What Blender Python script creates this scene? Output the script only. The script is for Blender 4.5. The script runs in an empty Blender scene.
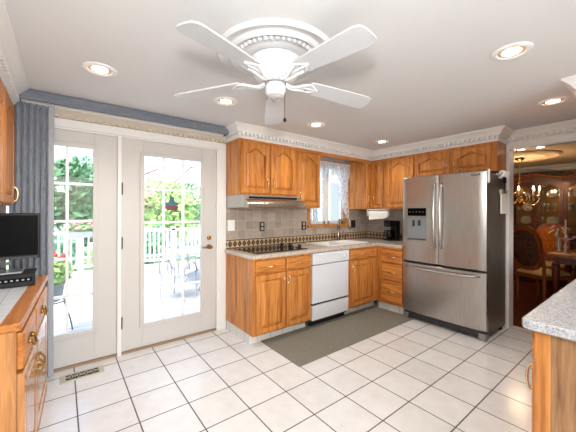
import bpy, bmesh, math, random
from mathutils import Vector, Matrix
random.seed(7)
PI = math.pi
S = bpy.context.scene
COL = S.collection

# ------------------------------------------------------------------ camera
CAM_F, CAM_CY, CAM_YAW, CAM_ROLL, CAM_H = 292.63, 211.32, .6572, .0027, 1.3516
fw = Vector((math.sin(CAM_YAW), math.cos(CAM_YAW), 0))
rt = Vector((math.cos(CAM_YAW), -math.sin(CAM_YAW), 0)); up = Vector((0, 0, 1))
rt2 = rt*math.cos(CAM_ROLL) + up*math.sin(CAM_ROLL)
up2 = up*math.cos(CAM_ROLL) - rt*math.sin(CAM_ROLL)
cd = bpy.data.cameras.new('camera'); cam = bpy.data.objects.new('camera', cd); COL.objects.link(cam)
M4 = Matrix((rt2, up2, -fw)).transposed().to_4x4(); M4.translation = (0, 0, CAM_H)
cam.matrix_world = M4
cd.sensor_width = 36; cd.lens = CAM_F/576*36; cd.shift_y = (CAM_CY-216)/576
cd.clip_start = .02; cd.clip_end = 200
S.camera = cam

# ------------------------------------------------------------------ sky, sun, lights, exposure
S.view_settings.view_transform = 'Standard'; S.view_settings.look = 'None'
S.view_settings.gamma = 1; S.view_settings.use_curve_mapping = False
S.view_settings.exposure = 0.12
w = bpy.data.worlds.new('World'); S.world = w; w.use_nodes = True
nt = w.node_tree; bgn = nt.nodes['Background']
sky = nt.nodes.new('ShaderNodeTexSky'); sky.sky_type = 'NISHITA'; sky.sun_disc = False
sky.sun_elevation = math.radians(55); sky.sun_rotation = math.radians(200); sky.air_density = 1.2; sky.dust_density = 3.0
nt.links.new(sky.outputs[0], bgn.inputs[0]); bgn.inputs[1].default_value = .85


def light(name, kind, loc, energy, color=(1, 1, 1), size=.1, size_y=None, aim=None, **kw):
    d = bpy.data.lights.new(name, kind); d.energy = energy; d.color = color
    if kind == 'AREA':
        d.size = size
        if size_y: d.shape = 'RECTANGLE'; d.size_y = size_y
    elif kind in ('POINT', 'SPOT'): d.shadow_soft_size = size
    for k, v in kw.items(): setattr(d, k, v)
    o = bpy.data.objects.new(name, d); COL.objects.link(o); o.location = loc
    if aim is not None:
        o.rotation_euler = (Vector(aim)-Vector(loc)).to_track_quat('-Z', 'Y').to_euler()
    return o


sun = light('sun', 'SUN', (0, 0, 10), 2.4, (1, .96, .9), aim=(3.2, 1.2, 4.0)); sun.data.angle = .02
# the photographer's hot-shoe flash just above the camera (it throws the fan blades' shadows on the ceiling)
light('camera_flash', 'AREA', (-.02, 0, 1.72), 24, (1, 1, 1), .10, .08, aim=(1.55, 1.95, 1.95))
# interior fill light added behind the camera, at an invented window opening
light('rear_fill_light', 'AREA', (.9, -2.85, 1.35), 66, (.97, .99, 1), 3.2, 1.7, aim=(1.3, 0, 1.35))
# daylight entering by the french doors and the sink window
for nm, lc, sx, sz, am in (('door_portal', (.9, 3.35, 1.08), .62, 1.72, (.9, 0, 1.08)),
                           ('door_portal_fixed', (.0, 3.35, 1.08), .6, 1.72, (.0, 0, 1.08)),
                           ('window_portal', (3.18, 3.35, 1.6), .8, .9, (3.18, 0, 1.6))):
    p = light(nm, 'AREA', lc, 1, (1, 1, 1), sx, sz, aim=am); p.data.cycles.is_portal = True

# ------------------------------------------------------------------ materials


def lin(r, g=None, b=None):
    if g is None: g = b = r
    f = lambda c: (c/255/12.92 if c/255 <= .04045 else ((c/255+.055)/1.055)**2.4)
    return (f(r), f(g), f(b), 1)


MATS = {}


def mat(name, col, rough=.5, metal=0, spec=.5, emit=None, estr=0, bump=None, **kw):
    m = bpy.data.materials.new(name); m.use_nodes = True
    b = m.node_tree.nodes['Principled BSDF']
    b.inputs['Base Color'].default_value = col; b.inputs['Roughness'].default_value = rough
    b.inputs['Metallic'].default_value = metal; b.inputs['Specular IOR Level'].default_value = spec
    if emit: b.inputs['Emission Color'].default_value = emit; b.inputs['Emission Strength'].default_value = estr
    for k, v in kw.items(): b.inputs[k].default_value = v
    if bump:
        N = Nodes(m); c = N.coord(); n = N.noise(c, bump[0], 3)
        N.bump(n, bump[1], .01)
    MATS[name] = m
    return m


class Nodes:
    def __init__(s, m):
        s.m = m; s.t = m.node_tree; s.b = s.t.nodes['Principled BSDF']

    def n(s, t, **kw):
        x = s.t.nodes.new(t)
        for k, v in kw.items(): setattr(x, k, v)
        return x

    def l(s, a, b): s.t.links.new(a, b)

    def coord(s, scale=(1, 1, 1), rot=(0, 0, 0), out='Object', loc=(0, 0, 0)):
        c = s.n('ShaderNodeTexCoord'); mp = s.n('ShaderNodeMapping')
        mp.inputs['Scale'].default_value = scale; mp.inputs['Rotation'].default_value = rot; mp.inputs['Location'].default_value = loc
        s.l(c.outputs[out], mp.inputs[0]); return mp.outputs[0]

    def noise(s, vec, scale, detail=2, rough=.5, dist=0, out=0):
        x = s.n('ShaderNodeTexNoise'); x.inputs['Scale'].default_value = scale; x.inputs['Detail'].default_value = detail
        x.inputs['Roughness'].default_value = rough; x.inputs['Distortion'].default_value = dist
        s.l(vec, x.inputs['Vector']); return x.outputs[out]

    def ramp(s, fac, stops, interp='LINEAR'):
        r = s.n('ShaderNodeValToRGB'); e = r.color_ramp; e.interpolation = interp
        while len(e.elements) < len(stops): e.elements.new(.5)
        for el, (p, c) in zip(e.elements, stops): el.position = p; el.color = c
        s.l(fac, r.inputs[0]); return r.outputs[0]

    def math(s, op, a, b=None, clamp=False):
        x = s.n('ShaderNodeMath', operation=op); x.use_clamp = clamp
        for i, v in enumerate((a, b)):
            if v is None: continue
            if isinstance(v, (int, float)): x.inputs[i].default_value = v
            else: s.l(v, x.inputs[i])
        return x.outputs[0]

    def mix(s, fac, a, b, mode='MIX'):
        x = s.n('ShaderNodeMix', data_type='RGBA', blend_type=mode)
        for i, v in ((0, fac), (6, a), (7, b)):
            if isinstance(v, (int, float)): x.inputs[i].default_value = v
            elif isinstance(v, tuple): x.inputs[i].default_value = v
            else: s.l(v, x.inputs[i])
        return x.outputs[2]

    def sep(s, v):
        x = s.n('ShaderNodeSeparateXYZ'); s.l(v, x.inputs[0]); return x.outputs

    def comb(s, a, b, c):
        x = s.n('ShaderNodeCombineXYZ')
        for i, v in enumerate((a, b, c)):
            if isinstance(v, (int, float)): x.inputs[i].default_value = v
            else: s.l(v, x.inputs[i])
        return x.outputs[0]

    def color(s, c): s.l(c, s.b.inputs['Base Color'])

    def bump(s, h, strength=.2, dist=.01):
        x = s.n('ShaderNodeBump'); x.inputs['Strength'].default_value = strength; x.inputs['Distance'].default_value = dist
        s.l(h, x.inputs['Height']); s.l(x.outputs[0], s.b.inputs['Normal'])


def wood(name, light_, dark_, grain=9, contrast=1.0, horiz=None, rough=.38, cath=False):
    m = mat(name, light_, rough); N = Nodes(m)
    st = {None: (1, 1, .055), 'x': (.055, 1, 1), 'y': (1, .055, 1)}[horiz]
    c = N.coord(st)
    a = N.noise(c, grain*2.8, 3, .6, 1.0)
    b = N.noise(c, grain*11, 2, .6)
    if cath:
        wv = N.n('ShaderNodeTexWave', wave_type='RINGS', rings_direction='X'); N.l(N.coord((1, 1, .16), loc=(0, .12, .15)), wv.inputs[0])
        wv.inputs['Scale'].default_value = 24; wv.inputs['Distortion'].default_value = 4.5
        wv.inputs['Detail'].default_value = 2; wv.inputs['Detail Scale'].default_value = 1.6
        a = N.math('ADD', N.math('MULTIPLY', wv.outputs[1], .24), N.math('MULTIPLY', a, .76))
    f = N.math('ADD', N.math('MULTIPLY', a, .72), N.math('MULTIPLY', b, .28))
    mid = tuple((p+q)/2 for p, q in zip(light_, dark_))
    k = .16/contrast
    N.color(N.ramp(f, [(max(0, .5-k*1.3), dark_), (.5-k*.2, mid), (.5+k, light_)]))
    N.bump(b, .12, .004)
    return m


OAK = wood('honey_oak', lin(222, 148, 72), lin(142, 76, 26), contrast=1.15)
OAKX = wood('honey_oak_horizontal', lin(220, 146, 70), lin(148, 80, 28), horiz='x', contrast=1.15)
OAKY = wood('honey_oak_deep', lin(220, 146, 70), lin(148, 80, 28), horiz='y', contrast=1.15)
OAKP = wood('pale_oak_panel', lin(178, 134, 92), lin(112, 74, 44), grain=12, contrast=1.1)
OAKL = wood('left_oak', lin(216, 152, 86), lin(146, 84, 34), grain=10, rough=.25)
for m_ in (OAKL,): m_.node_tree.nodes['Principled BSDF'].inputs['Coat Weight'].default_value = .8; m_.node_tree.nodes['Principled BSDF'].inputs['Coat Roughness'].default_value = .12
OAKLY = wood('left_oak_edge', lin(206, 134, 64), lin(150, 84, 32), grain=10, horiz='y')
MAHOG = wood('mahogany', lin(112, 52, 26), lin(50, 19, 9), rough=.35)
MAHOGL = wood('carved_walnut', lin(158, 84, 40), lin(92, 40, 16), rough=.3)
DFLOOR = wood('dining_floor_wood', lin(116, 56, 30), lin(62, 26, 14), horiz='x', rough=.3)
DECKW = mat('deck_paint', lin(214, 212, 208), .6)
CEIL = mat('ceiling_paint', lin(217, 217, 216), .75)
WALLP = mat('wall_paint', lin(216, 211, 204), .7)
TRIM = mat('white_trim_paint', lin(230, 228, 224), .4)
DOORP = mat('door_paint', lin(201, 197, 192), .4)
DENTM = mat('cream_cornice_paint', lin(206, 196, 180), .5)
WHITE = mat('white_enamel', lin(238, 238, 236), .3)
FANW = mat('fan_white', lin(234, 235, 236), .35)
FANB = mat('fan_blade_white', lin(206, 209, 211), .45)
PLASTER = mat('white_plaster', lin(220, 220, 220), .6)
APPL = mat('appliance_white', lin(226, 228, 232), .22)
BLACK = mat('black_plastic', lin(15, 15, 17), .4, spec=.3)
SCREEN = mat('black_screen', lin(5, 5, 6), .4, spec=.06)
GLOSSBLK = mat('black_ceramic_glass', lin(10, 10, 11), .04)
DARKG = mat('dark_grey', lin(52, 52, 54), .45)
SILVER = mat('silver_plastic', lin(150, 150, 152), .35, .6)
CHROME = mat('chrome', lin(225, 225, 228), .12, 1)
NICKEL = mat('brushed_nickel', lin(150, 144, 136), .2, 1)
BRASS = mat('brass', lin(236, 206, 160), .25, 1)
ABRASS = mat('antique_brass', lin(168, 128, 66), .28, 1)
BRONZE = mat('dark_bronze', lin(58, 42, 28), .4, .8)
PORC = mat('porcelain', lin(240, 236, 230), .15)
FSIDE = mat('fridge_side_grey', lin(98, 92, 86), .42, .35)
RUBBER = mat('rubber', lin(24, 24, 24), .8)
PAPER = mat('paper', lin(236, 232, 224), .8)
KTILE = mat('toe_kick_tile', lin(226, 222, 216), .3)

CREAM = mat('cream_metal', lin(196, 188, 168), .4, .3)
HOLE = mat('black_gap', lin(6, 6, 6), .9)
LEAF = mat('leaf_green', lin(104, 150, 92), .7)
LEAFD = mat('leaf_dark', lin(64, 106, 66), .7)
LEAF2 = mat('leaf_blue_green', lin(120, 168, 136), .7)
LEAF3 = mat('leaf_light', lin(150, 186, 110), .7)
BARK = mat('bark', lin(110, 94, 80), .8)
REDF = mat('red_petals', lin(216, 60, 64), .6)
PINKF = mat('pink_petals', lin(226, 130, 140), .6)
POT = mat('grey_planter', lin(120, 128, 132), .6)
PCANV = mat('white_canvas', lin(238, 232, 230), .8)
_t = PCANV.node_tree; _a = _t.nodes.new('ShaderNodeBsdfTranslucent'); _a.inputs[0].default_value = lin(238, 230, 228); _m = _t.nodes.new('ShaderNodeMixShader'); _m.inputs[0].default_value = .55
_t.links.new(_t.nodes['Principled BSDF'].outputs[0], _m.inputs[1]); _t.links.new(_a.outputs[0], _m.inputs[2]); _t.links.new(_m.outputs[0], _t.nodes['Material Output'].inputs[0])
REDTRIM = mat('dull_red_trim', lin(150, 84, 80), .6)
IRONW = mat('pale_wrought_iron', lin(168, 168, 168), .5)
IRONB = mat('dark_wrought_iron', lin(70, 76, 78), .5)
ROOFG = mat('grey_shingle', lin(150, 154, 156), .8)
TEAL = mat('teal_glass', lin(44, 96, 112), .2)
RGLASS = mat('ruby_glass', lin(110, 44, 52), .2)
WAX = mat('candle_wax', lin(244, 236, 220), .5)
CRYST = mat('crystal', lin(225, 225, 225), .1, .5)
SEATF = mat('cream_seat_cloth', lin(206, 172, 118), .8)
LACE = mat('lace_doily', lin(214, 178, 140), .8)
LBULB = mat('lamp_face', lin(255, 244, 228), .5, emit=(1, .86, .68, 1), estr=9)
BAFFLE = mat('lamp_baffle', lin(214, 186, 150), .5, .2)
FLAME = mat('candle_bulb', lin(255, 220, 160), .4, emit=(1, .72, .38, 1), estr=16)


def m_steel():
    m = mat('stainless_steel', lin(176, 170, 164), .3, 1); N = Nodes(m)
    n = N.noise(N.coord((1, 1, .02)), 260, 2, .6)
    N.l(N.math('ADD', N.math('MULTIPLY', n, .12), .24), N.b.inputs['Roughness'])
    N.color(N.ramp(n, [(.3, lin(176, 174, 171)), (.7, lin(196, 194, 191))]))
    N.b.inputs['Anisotropic'].default_value = .5
    return m


STEEL = m_steel()
STEELD = mat('dark_steel', lin(178, 166, 150), .25, 1)


def m_floor():
    m = mat('floor_tile', lin(220, 210, 200), .22); N = Nodes(m)
    s = .3121
    c = N.coord(out='Object'); X, Y, Z = N.sep(c)
    u = N.math('DIVIDE', N.math('SUBTRACT', X, -.2285), s); v = N.math('DIVIDE', N.math('SUBTRACT', Y, 2.0568), s)
    fu = N.math('ABSOLUTE', N.math('SUBTRACT', N.math('FRACT', N.math('ADD', u, .5)), .5))
    fv = N.math('ABSOLUTE', N.math('SUBTRACT', N.math('FRACT', N.math('ADD', v, .5)), .5))
    d = N.math('MINIMUM', fu, fv)
    g = N.math('LESS_THAN', d, .0135)
    wn = N.n('ShaderNodeTexWhiteNoise', noise_dimensions='2D')
    N.l(N.comb(N.math('ROUND', N.math('ADD', u, .5)), N.math('ROUND', N.math('ADD', v, .5)), 0), wn.inputs[0])
    n = N.noise(c, 9, 4, .6)
    n2 = N.noise(c, 60, 2, .6)
    f = N.math('ADD', N.math('MULTIPLY', n, .6), N.math('ADD', N.math('MULTIPLY', n2, .2), N.math('MULTIPLY', wn.outputs[0], .2)))
    tile = N.ramp(f, [(.3, lin(218, 214, 208)), (.7, lin(233, 231, 227))])
    N.color(N.mix(g, tile, lin(92, 86, 80)))
    N.l(N.math('ADD', .2, N.math('MULTIPLY', g, .6)), N.b.inputs['Roughness'])
    N.bump(N.math('GREATER_THAN', d, .016), .25, .003)
    return m


FLOORT = m_floor()


def m_granite(name, a, b, c_):
    m = mat(name, a, .18); N = Nodes(m); c = N.coord()
    n = N.noise(c, 170, 3, .75); k = N.noise(c, 70, 2, .7)
    base = N.ramp(n, [(.36, c_), (.47, b), (.58, a)], 'LINEAR')
    N.color(N.mix(N.ramp(k, [(.5, (0, 0, 0, 1)), (.68, (.6, .6, .6, 1))]), base, lin(168, 146, 130)))
    return m


GRANITE = m_granite('beige_laminate', lin(226, 214, 200), lin(192, 176, 160), lin(138, 122, 108))
GRANITE2 = m_granite('grey_speckled_counter', lin(200, 204, 208), lin(176, 180, 184), lin(120, 123, 126))


def m_backsplash():
    m = mat('taupe_backsplash_tile', lin(150, 134, 120), .35); N = Nodes(m)
    c = N.coord(); X, Y, Z = N.sep(c)
    t = .108
    h = N.math('ADD', X, Y)
    fu = N.math('ABSOLUTE', N.math('SUBTRACT', N.math('FRACT', N.math('DIVIDE', h, t)), .5))
    fv = N.math('ABSOLUTE', N.math('SUBTRACT', N.math('FRACT', N.math('DIVIDE', N.math('SUBTRACT', Z, 1.022), t)), .5))
    g = N.math('GREATER_THAN', N.math('MAXIMUM', fu, fv), .478)
    wn = N.n('ShaderNodeTexWhiteNoise', noise_dimensions='2D')
    N.l(N.comb(N.math('FLOOR', N.math('DIVIDE', h, t)), N.math('FLOOR', N.math('DIVIDE', N.math('SUBTRACT', Z, 1.022), t)), 0), wn.inputs[0])
    n = N.noise(N.coord((1, 1, 3)), 14, 3, .6)
    f = N.math('ADD', N.math('MULTIPLY', n, .65), N.math('MULTIPLY', wn.outputs[0], .35))
    tile = N.ramp(f, [(.28, lin(160, 146, 133)), (.72, lin(186, 172, 159))])
    tile = N.mix(g, tile, lin(196, 186, 174))
    # decorative band: brown diamonds on cream between dark lines
    zb = N.math('DIVIDE', N.math('SUBTRACT', Z, .914), .104)
    du = N.math('ABSOLUTE', N.math('SUBTRACT', N.math('FRACT', N.math('DIVIDE', h, .0625)), .5))
    dv = N.math('ABSOLUTE', N.math('SUBTRACT', zb, .5))
    dia = N.math('LESS_THAN', N.math('ADD', du, N.math('MULTIPLY', dv, 1.2)), .47)
    core = N.math('LESS_THAN', N.math('ADD', du, N.math('MULTIPLY', dv, 1.25)), .13)
    band = N.mix(dia, lin(196, 172, 138), lin(74, 48, 33))
    band = N.mix(core, band, lin(170, 130, 92))
    band = N.mix(N.math('GREATER_THAN', dv, .39), band, lin(92, 62, 44))
    N.color(N.mix(N.math('LESS_THAN', zb, 1.0), tile, band))
    return m


BSPL = m_backsplash()


def m_mat():
    m = mat('woven_grey_mat', lin(104, 98, 86), .95, spec=.1); N = Nodes(m); c = N.coord()
    a = N.n('ShaderNodeTexChecker'); a.inputs['Scale'].default_value = 90; N.l(c, a.inputs[0])
    a.inputs[1].default_value = lin(112, 109, 97); a.inputs[2].default_value = lin(144, 139, 126)
    n = N.noise(c, 200, 2)
    N.color(N.mix(.35, a.outputs[0], N.ramp(n, [(.35, lin(96, 93, 82)), (.65, lin(158, 153, 139))])))
    N.bump(n, .4, .004)
    return m


MATW = m_mat()


def m_fabric(name, a, b, sc=(130, 130, 5)):
    m = mat(name, a, .85, spec=.15); N = Nodes(m)
    n = N.noise(N.coord(sc), 3.0, 3, .6); k = N.noise(N.coord(), 220, 2)
    f = N.math('ADD', N.math('MULTIPLY', n, .7), N.math('MULTIPLY', k, .3))
    N.color(N.ramp(f, [(.36, b), (.64, a)])); return m


BLUEF = m_fabric('slate_blue_fabric', lin(188, 192, 199), lin(106, 114, 127))
BLUEV = m_fabric('slate_blue_valance_fabric', lin(132, 137, 146), lin(100, 106, 117), (4, 4, 60))
GREYV = m_fabric('pale_grey_fabric', lin(186, 188, 192), lin(150, 153, 160))
DARKUP = m_fabric('dark_floral_upholstery', lin(112, 72, 56), lin(34, 24, 22), (14, 14, 14))
GOLDUP = m_fabric('gold_upholstery', lin(190, 116, 48), lin(134, 70, 24), (10, 10, 10))
BORDERP = m_fabric('wallpaper_border', lin(176, 150, 118), lin(110, 84, 62), (9, 9, 9))
DWALL = mat('dining_wall_paint', lin(190, 164, 128), .8)
DCEIL = mat('dining_ceiling_warm_lit', lin(214, 190, 160), .8)  # tan of the warm tungsten light is put into this ceiling colour


def m_glass(name, tint=(1, 1, 1, 1), gl=.06):
    m = bpy.data.materials.new(name); m.use_nodes = True; t = m.node_tree; t.nodes.remove(t.nodes['Principled BSDF'])
    out = t.nodes['Material Output']; mx = t.nodes.new('ShaderNodeMixShader'); a = t.nodes.new('ShaderNodeBsdfTransparent'); b = t.nodes.new('ShaderNodeBsdfGlossy')
    a.inputs[0].default_value = tint; b.inputs['Roughness'].default_value = .02; mx.inputs[0].default_value = gl
    t.links.new(a.outputs[0], mx.inputs[1]); t.links.new(b.outputs[0], mx.inputs[2]); t.links.new(mx.outputs[0], out.inputs[0])
    return m


GLASS = m_glass('window_glass', gl=.015); CGLASS = m_glass('cabinet_glass', (.9, .9, .88, 1), .05)


def m_lace():
    m = bpy.data.materials.new('white_lace'); m.use_nodes = True; t = m.node_tree; N = Nodes(m); t.nodes.remove(N.b)
    out = t.nodes['Material Output']; mx = t.nodes.new('ShaderNodeMixShader'); tr = t.nodes.new('ShaderNodeBsdfTransparent')
    d = t.nodes.new('ShaderNodeBsdfDiffuse'); tl = t.nodes.new('ShaderNodeBsdfTranslucent'); m2 = t.nodes.new('ShaderNodeMixShader')
    d.inputs[0].default_value = lin(236, 238, 242); tl.inputs[0].default_value = lin(236, 238, 242); m2.inputs[0].default_value = .6
    N.l(d.outputs[0], m2.inputs[1]); N.l(tl.outputs[0], m2.inputs[2])
    v = N.noise(N.coord(), 30, 2, .5)
    f = N.ramp(v, [(.36, (.5, .5, .5, 1)), (.56, (.86, .86, .86, 1))])
    N.l(f, mx.inputs[0]); N.l(tr.outputs[0], mx.inputs[1]); N.l(m2.outputs[0], mx.inputs[2]); N.l(mx.outputs[0], out.inputs[0])
    return m


LACEC = m_lace()


def m_siding():
    m = mat('white_siding', lin(226, 228, 230), .7); N = Nodes(m); X, Y, Z = N.sep(N.coord())
    g = N.math('LESS_THAN', N.math('FRACT', N.math('DIVIDE', Z, .16)), .12)
    N.color(N.mix(g, lin(228, 230, 232), lin(176, 182, 186))); return m


SIDING = m_siding()

def tile_lines(m, size, col, joint, gap, plan):
    N = Nodes(m); X, Y, Z = N.sep(N.coord())
    def ln(v): return N.math('GREATER_THAN', N.math('ABSOLUTE', N.math('SUBTRACT', N.math('FRACT', N.math('DIVIDE', v, size)), .5)), .5-gap)
    g = N.math('MAXIMUM', ln(X), ln(Y)) if plan else ln(N.math('ADD', X, Y))
    N.color(N.mix(g, col, joint))


tile_lines(KTILE, .165, lin(226, 222, 216), lin(120, 114, 108), .012, False)
TTILE = mat('grey_white_tile', lin(214, 216, 216), .25)
tile_lines(TTILE, .11, lin(216, 218, 218), lin(168, 168, 166), .014, True)

# ------------------------------------------------------------------ mesh helpers
LOCW = {}


def wl(o): return LOCW.get(o.name, Vector((0, 0, 0))) if o else Vector((0, 0, 0))


class MB:
    def __init__(s): s.v = []; s.f = []

    def add(s, vs, fs):
        n = len(s.v); s.v += [Vector(p) for p in vs]; s.f += [tuple(i+n for i in f) for f in fs]; return s

    def box(s, x0, x1, y0, y1, z0, z1):
        return s.add([(x0, y0, z0), (x1, y0, z0), (x1, y1, z0), (x0, y1, z0), (x0, y0, z1), (x1, y0, z1), (x1, y1, z1), (x0, y1, z1)],
                     [(0, 3, 2, 1), (4, 5, 6, 7), (0, 1, 5, 4), (1, 2, 6, 5), (2, 3, 7, 6), (3, 0, 4, 7)])

    def fbox(s, F, u0, u1, v0, v1, w0, w1):
        P = [F(u, v, w_) for w_ in (w0, w1) for (u, v) in ((u0, v0), (u1, v0), (u1, v1), (u0, v1))]
        return s.add(P, [(0, 3, 2, 1), (4, 5, 6, 7), (0, 1, 5, 4), (1, 2, 6, 5), (2, 3, 7, 6), (3, 0, 4, 7)])

    def loft(s, rings, closed=True, cap=True):
        n = len(rings[0]); vs = [p for r in rings for p in r]; fs = []
        for i in range(len(rings)-1):
            for j in range(n if closed else n-1):
                k = (j+1) % n
                fs.append((i*n+j, i*n+k, (i+1)*n+k, (i+1)*n+j))
        if cap and closed:
            fs.append(tuple(range(n-1, -1, -1))); fs.append(tuple((len(rings)-1)*n+j for j in range(n)))
        return s.add(vs, fs)

    def tube(s, pts, r, n=8, cap=True):
        pts = [Vector(p) for p in pts]; rings = []; prev = None
        for i, p in enumerate(pts):
            d = (pts[min(i+1, len(pts)-1)]-pts[max(i-1, 0)]).normalized()
            if prev is None: a = d.orthogonal().normalized()
            else:
                a = prev-d*prev.dot(d)
                a = a.normalized() if a.length > 1e-6 else d.orthogonal().normalized()
            prev = a; b = d.cross(a); rr = r[i] if isinstance(r, (list, tuple)) else r
            rings.append([p+(a*math.cos(2*PI*k/n)+b*math.sin(2*PI*k/n))*rr for k in range(n)])
        return s.loft(rings, True, cap)

    def lathe(s, prof, c=(0, 0, 0), n=24, A=None, cap=True):
        # prof: (radius, height) ; A optional 3 axes (x,y,z) vectors
        c = Vector(c); X, Y, Z = A or (Vector((1, 0, 0)), Vector((0, 1, 0)), Vector((0, 0, 1)))
        rings = [[c+X*(r*math.cos(2*PI*k/n))+Y*(r*math.sin(2*PI*k/n))+Z*h for k in range(n)] for r, h in prof]
        return s.loft(rings, True, cap)

    def ball(s, c, r, n=10, sc=(1, 1, 1)):
        c = Vector(c); m = max(4, n//2+1); rings = []
        for i in range(m+1):
            t = -PI/2+PI*i/m; rr = max(math.cos(t), .02)*r
            rings.append([c+Vector((rr*math.cos(2*PI*k/n)*sc[0], rr*math.sin(2*PI*k/n)*sc[1], r*math.sin(t)*sc[2])) for k in range(n)])
        return s.loft(rings)

    def prism(s, poly, fn):
        # poly: 2D points; fn(p, t) -> 3D for t in (0, 1)
        return s.loft([[fn(p, 0) for p in poly], [fn(p, 1) for p in poly]])

    def build(s, name, m, parent=None, smooth=False, bevel=0, seg=2, origin=None, auto=False):
        me = bpy.data.meshes.new(name)
        off = wl(parent)
        if parent is None:
            if origin is None:
                xs = [p.x for p in s.v]; ys = [p.y for p in s.v]; zs = [p.z for p in s.v]
                off = Vector(((min(xs)+max(xs))/2, (min(ys)+max(ys))/2, min(zs)))
            else: off = Vector(origin)
        me.from_pydata([p-off for p in s.v], [], s.f)
        bm = bmesh.new(); bm.from_mesh(me); bmesh.ops.recalc_face_normals(bm, faces=bm.faces); bm.to_mesh(me); bm.free()
        me.materials.append(m)
        o = bpy.data.objects.new(name, me); COL.objects.link(o)
        if parent is None: o.location = off
        else: o.parent = parent
        LOCW[o.name] = off
        if smooth or auto:
            for p in me.polygons: p.use_smooth = True
            if auto:
                me.set_sharp_from_angle(angle=math.radians(38))
        if bevel:
            b = o.modifiers.new('bevel', 'BEVEL'); b.width = bevel; b.segments = seg; b.limit_method = 'ANGLE'; b.angle_limit = math.radians(40)
        return o


def tag(o, label=None, cat=None, group=None, kind=None):
    for k, v in (('label', label), ('category', cat), ('group', group), ('kind', kind)):
        if v: o[k] = v
    return o


def thing(name, label, cat, loc=(0, 0, 0), group=None):
    o = bpy.data.objects.new(name, None); COL.objects.link(o); o.location = loc; o.empty_display_size = .1
    LOCW[o.name] = Vector(loc); return tag(o, label, cat, group)


def struct(name, mb, m, origin=(0, 0, 0), **kw):
    return tag(mb.build(name, m, None, origin=origin, **kw), kind='structure')


def kids(o): return [c for c in COL.objects if c.parent == o]


def copy_tree(o, parent=None):
    c = o.copy(); COL.objects.link(c)
    if parent is not None: c.parent = parent
    for ch in kids(o): copy_tree(ch, c)
    return c


def frame(O, U, N):
    O = Vector(O); U = Vector(U); N = Vector(N); Z = Vector((0, 0, 1))
    return lambda u, v, w_: O+U*u+Z*v+N*w_


def bezier(p0, p1, p2, p3, n=10):
    out = []
    p0, p1, p2, p3 = map(Vector, (p0, p1, p2, p3))
    for i in range(n+1):
        t = i/n; out.append(p0*(1-t)**3+p1*3*t*(1-t)**2+p2*3*t*t*(1-t)+p3*t**3)
    return out


# ------------------------------------------------------------------ room shell
YW, XL, XR, CZ = 3.12, -.64, 4.12, 2.27
YB = -3.0
struct('floor', MB().box(XL-.1, XR+.13, YB-.1, YW+.02, -.1, 0), FLOORT)
struct('ceiling', MB().box(XL-.1, XR+.13, YB-.1, YW+.15, CZ, CZ+.1), CEIL)
mb = MB()
DX0, DX1, DZ = -.52, 1.405, 2.05            # french door opening
WX0, WX1, WZ0, WZ1 = 2.80, 3.58, 1.16, 2.06  # sink window opening
for a in ((XL-.1, DX0, 0, CZ), (DX0, DX1, DZ, CZ), (DX1, WX0, 0, CZ), (WX0, WX1, 0, WZ0), (WX0, WX1, WZ1, CZ), (WX1, XR+.13, 0, CZ)):
    mb.box(a[0], a[1], YW, YW+.15, a[2], a[3])
struct('wall_back', mb, WALLP)
struct('wall_left', MB().box(XL-.1, XL, YB, YW, 0, CZ), WALLP)
OY1, OY0, OZ = 1.128, .44, 2.088               # opening to the dining room
mb = MB(); mb.box(XR, XR+.13, OY1, YW, 0, CZ); mb.box(XR, XR+.13, OY0, OY1, OZ, CZ); mb.box(XR, XR+.13, YB, OY0, 0, CZ)
struct('wall_right', mb, WALLP)
mb = MB()   # unseen rear wall, its wide opening invented to let light in
for a in ((XL-.1, -.8, 0, CZ), (-.8, 2.6, 0, .45), (-.8, 2.6, 2.22, CZ), (2.6, XR+.13, 0, CZ)): mb.box(max(a[0], XL-.1), a[1], YB-.1, YB, a[2], a[3])
struct('wall_rear', mb, WALLP)

# backsplash tile on back and right wall
struct('trim_1', MB().box(1.492, 4.10, YW-.012, YW, .914, WZ0-.04).box(1.492, WX0-.06, YW-.012, YW, WZ0-.04, 1.56).box(WX1+.06, 4.10, YW-.012, YW, WZ0-.04, 1.45)
       .box(XR-.012, XR, 2.08, YW-.012, .914, 1.45), BSPL)


# crown moulding with dentils, along horizontal runs
def crown(name, O, U, N, length, zbot, ztop=CZ, proj=.1, dent=True, e0=0, e1=0, m=None):
    H = ztop-zbot; F = frame(O, U, N)
    prof = [(0, 0), (.012, 0), (.016, .012), (.03, .2*H), (.018, .23*H), (.018, .44*H), (.04, .46*H), (.05, .6*H), (.07, .76*H), (.088, .86*H), (.09, .9*H), (proj, .92*H), (proj, H), (0, H)]
    m_ = MB()
    m_.loft([[F(-e0*w_, zbot+v, w_) for w_, v in prof], [F(length+e1*w_, zbot+v, w_) for w_, v in prof]])
    if dent:
        n = int(length/.050)
        for i in range(n):
            u = (i+.5)*length/n
            m_.fbox(F, u-.014, u+.014, zbot+.24*H, zbot+.45*H, .014, .046)
    return struct(name, m_, m or TRIM)


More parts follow.
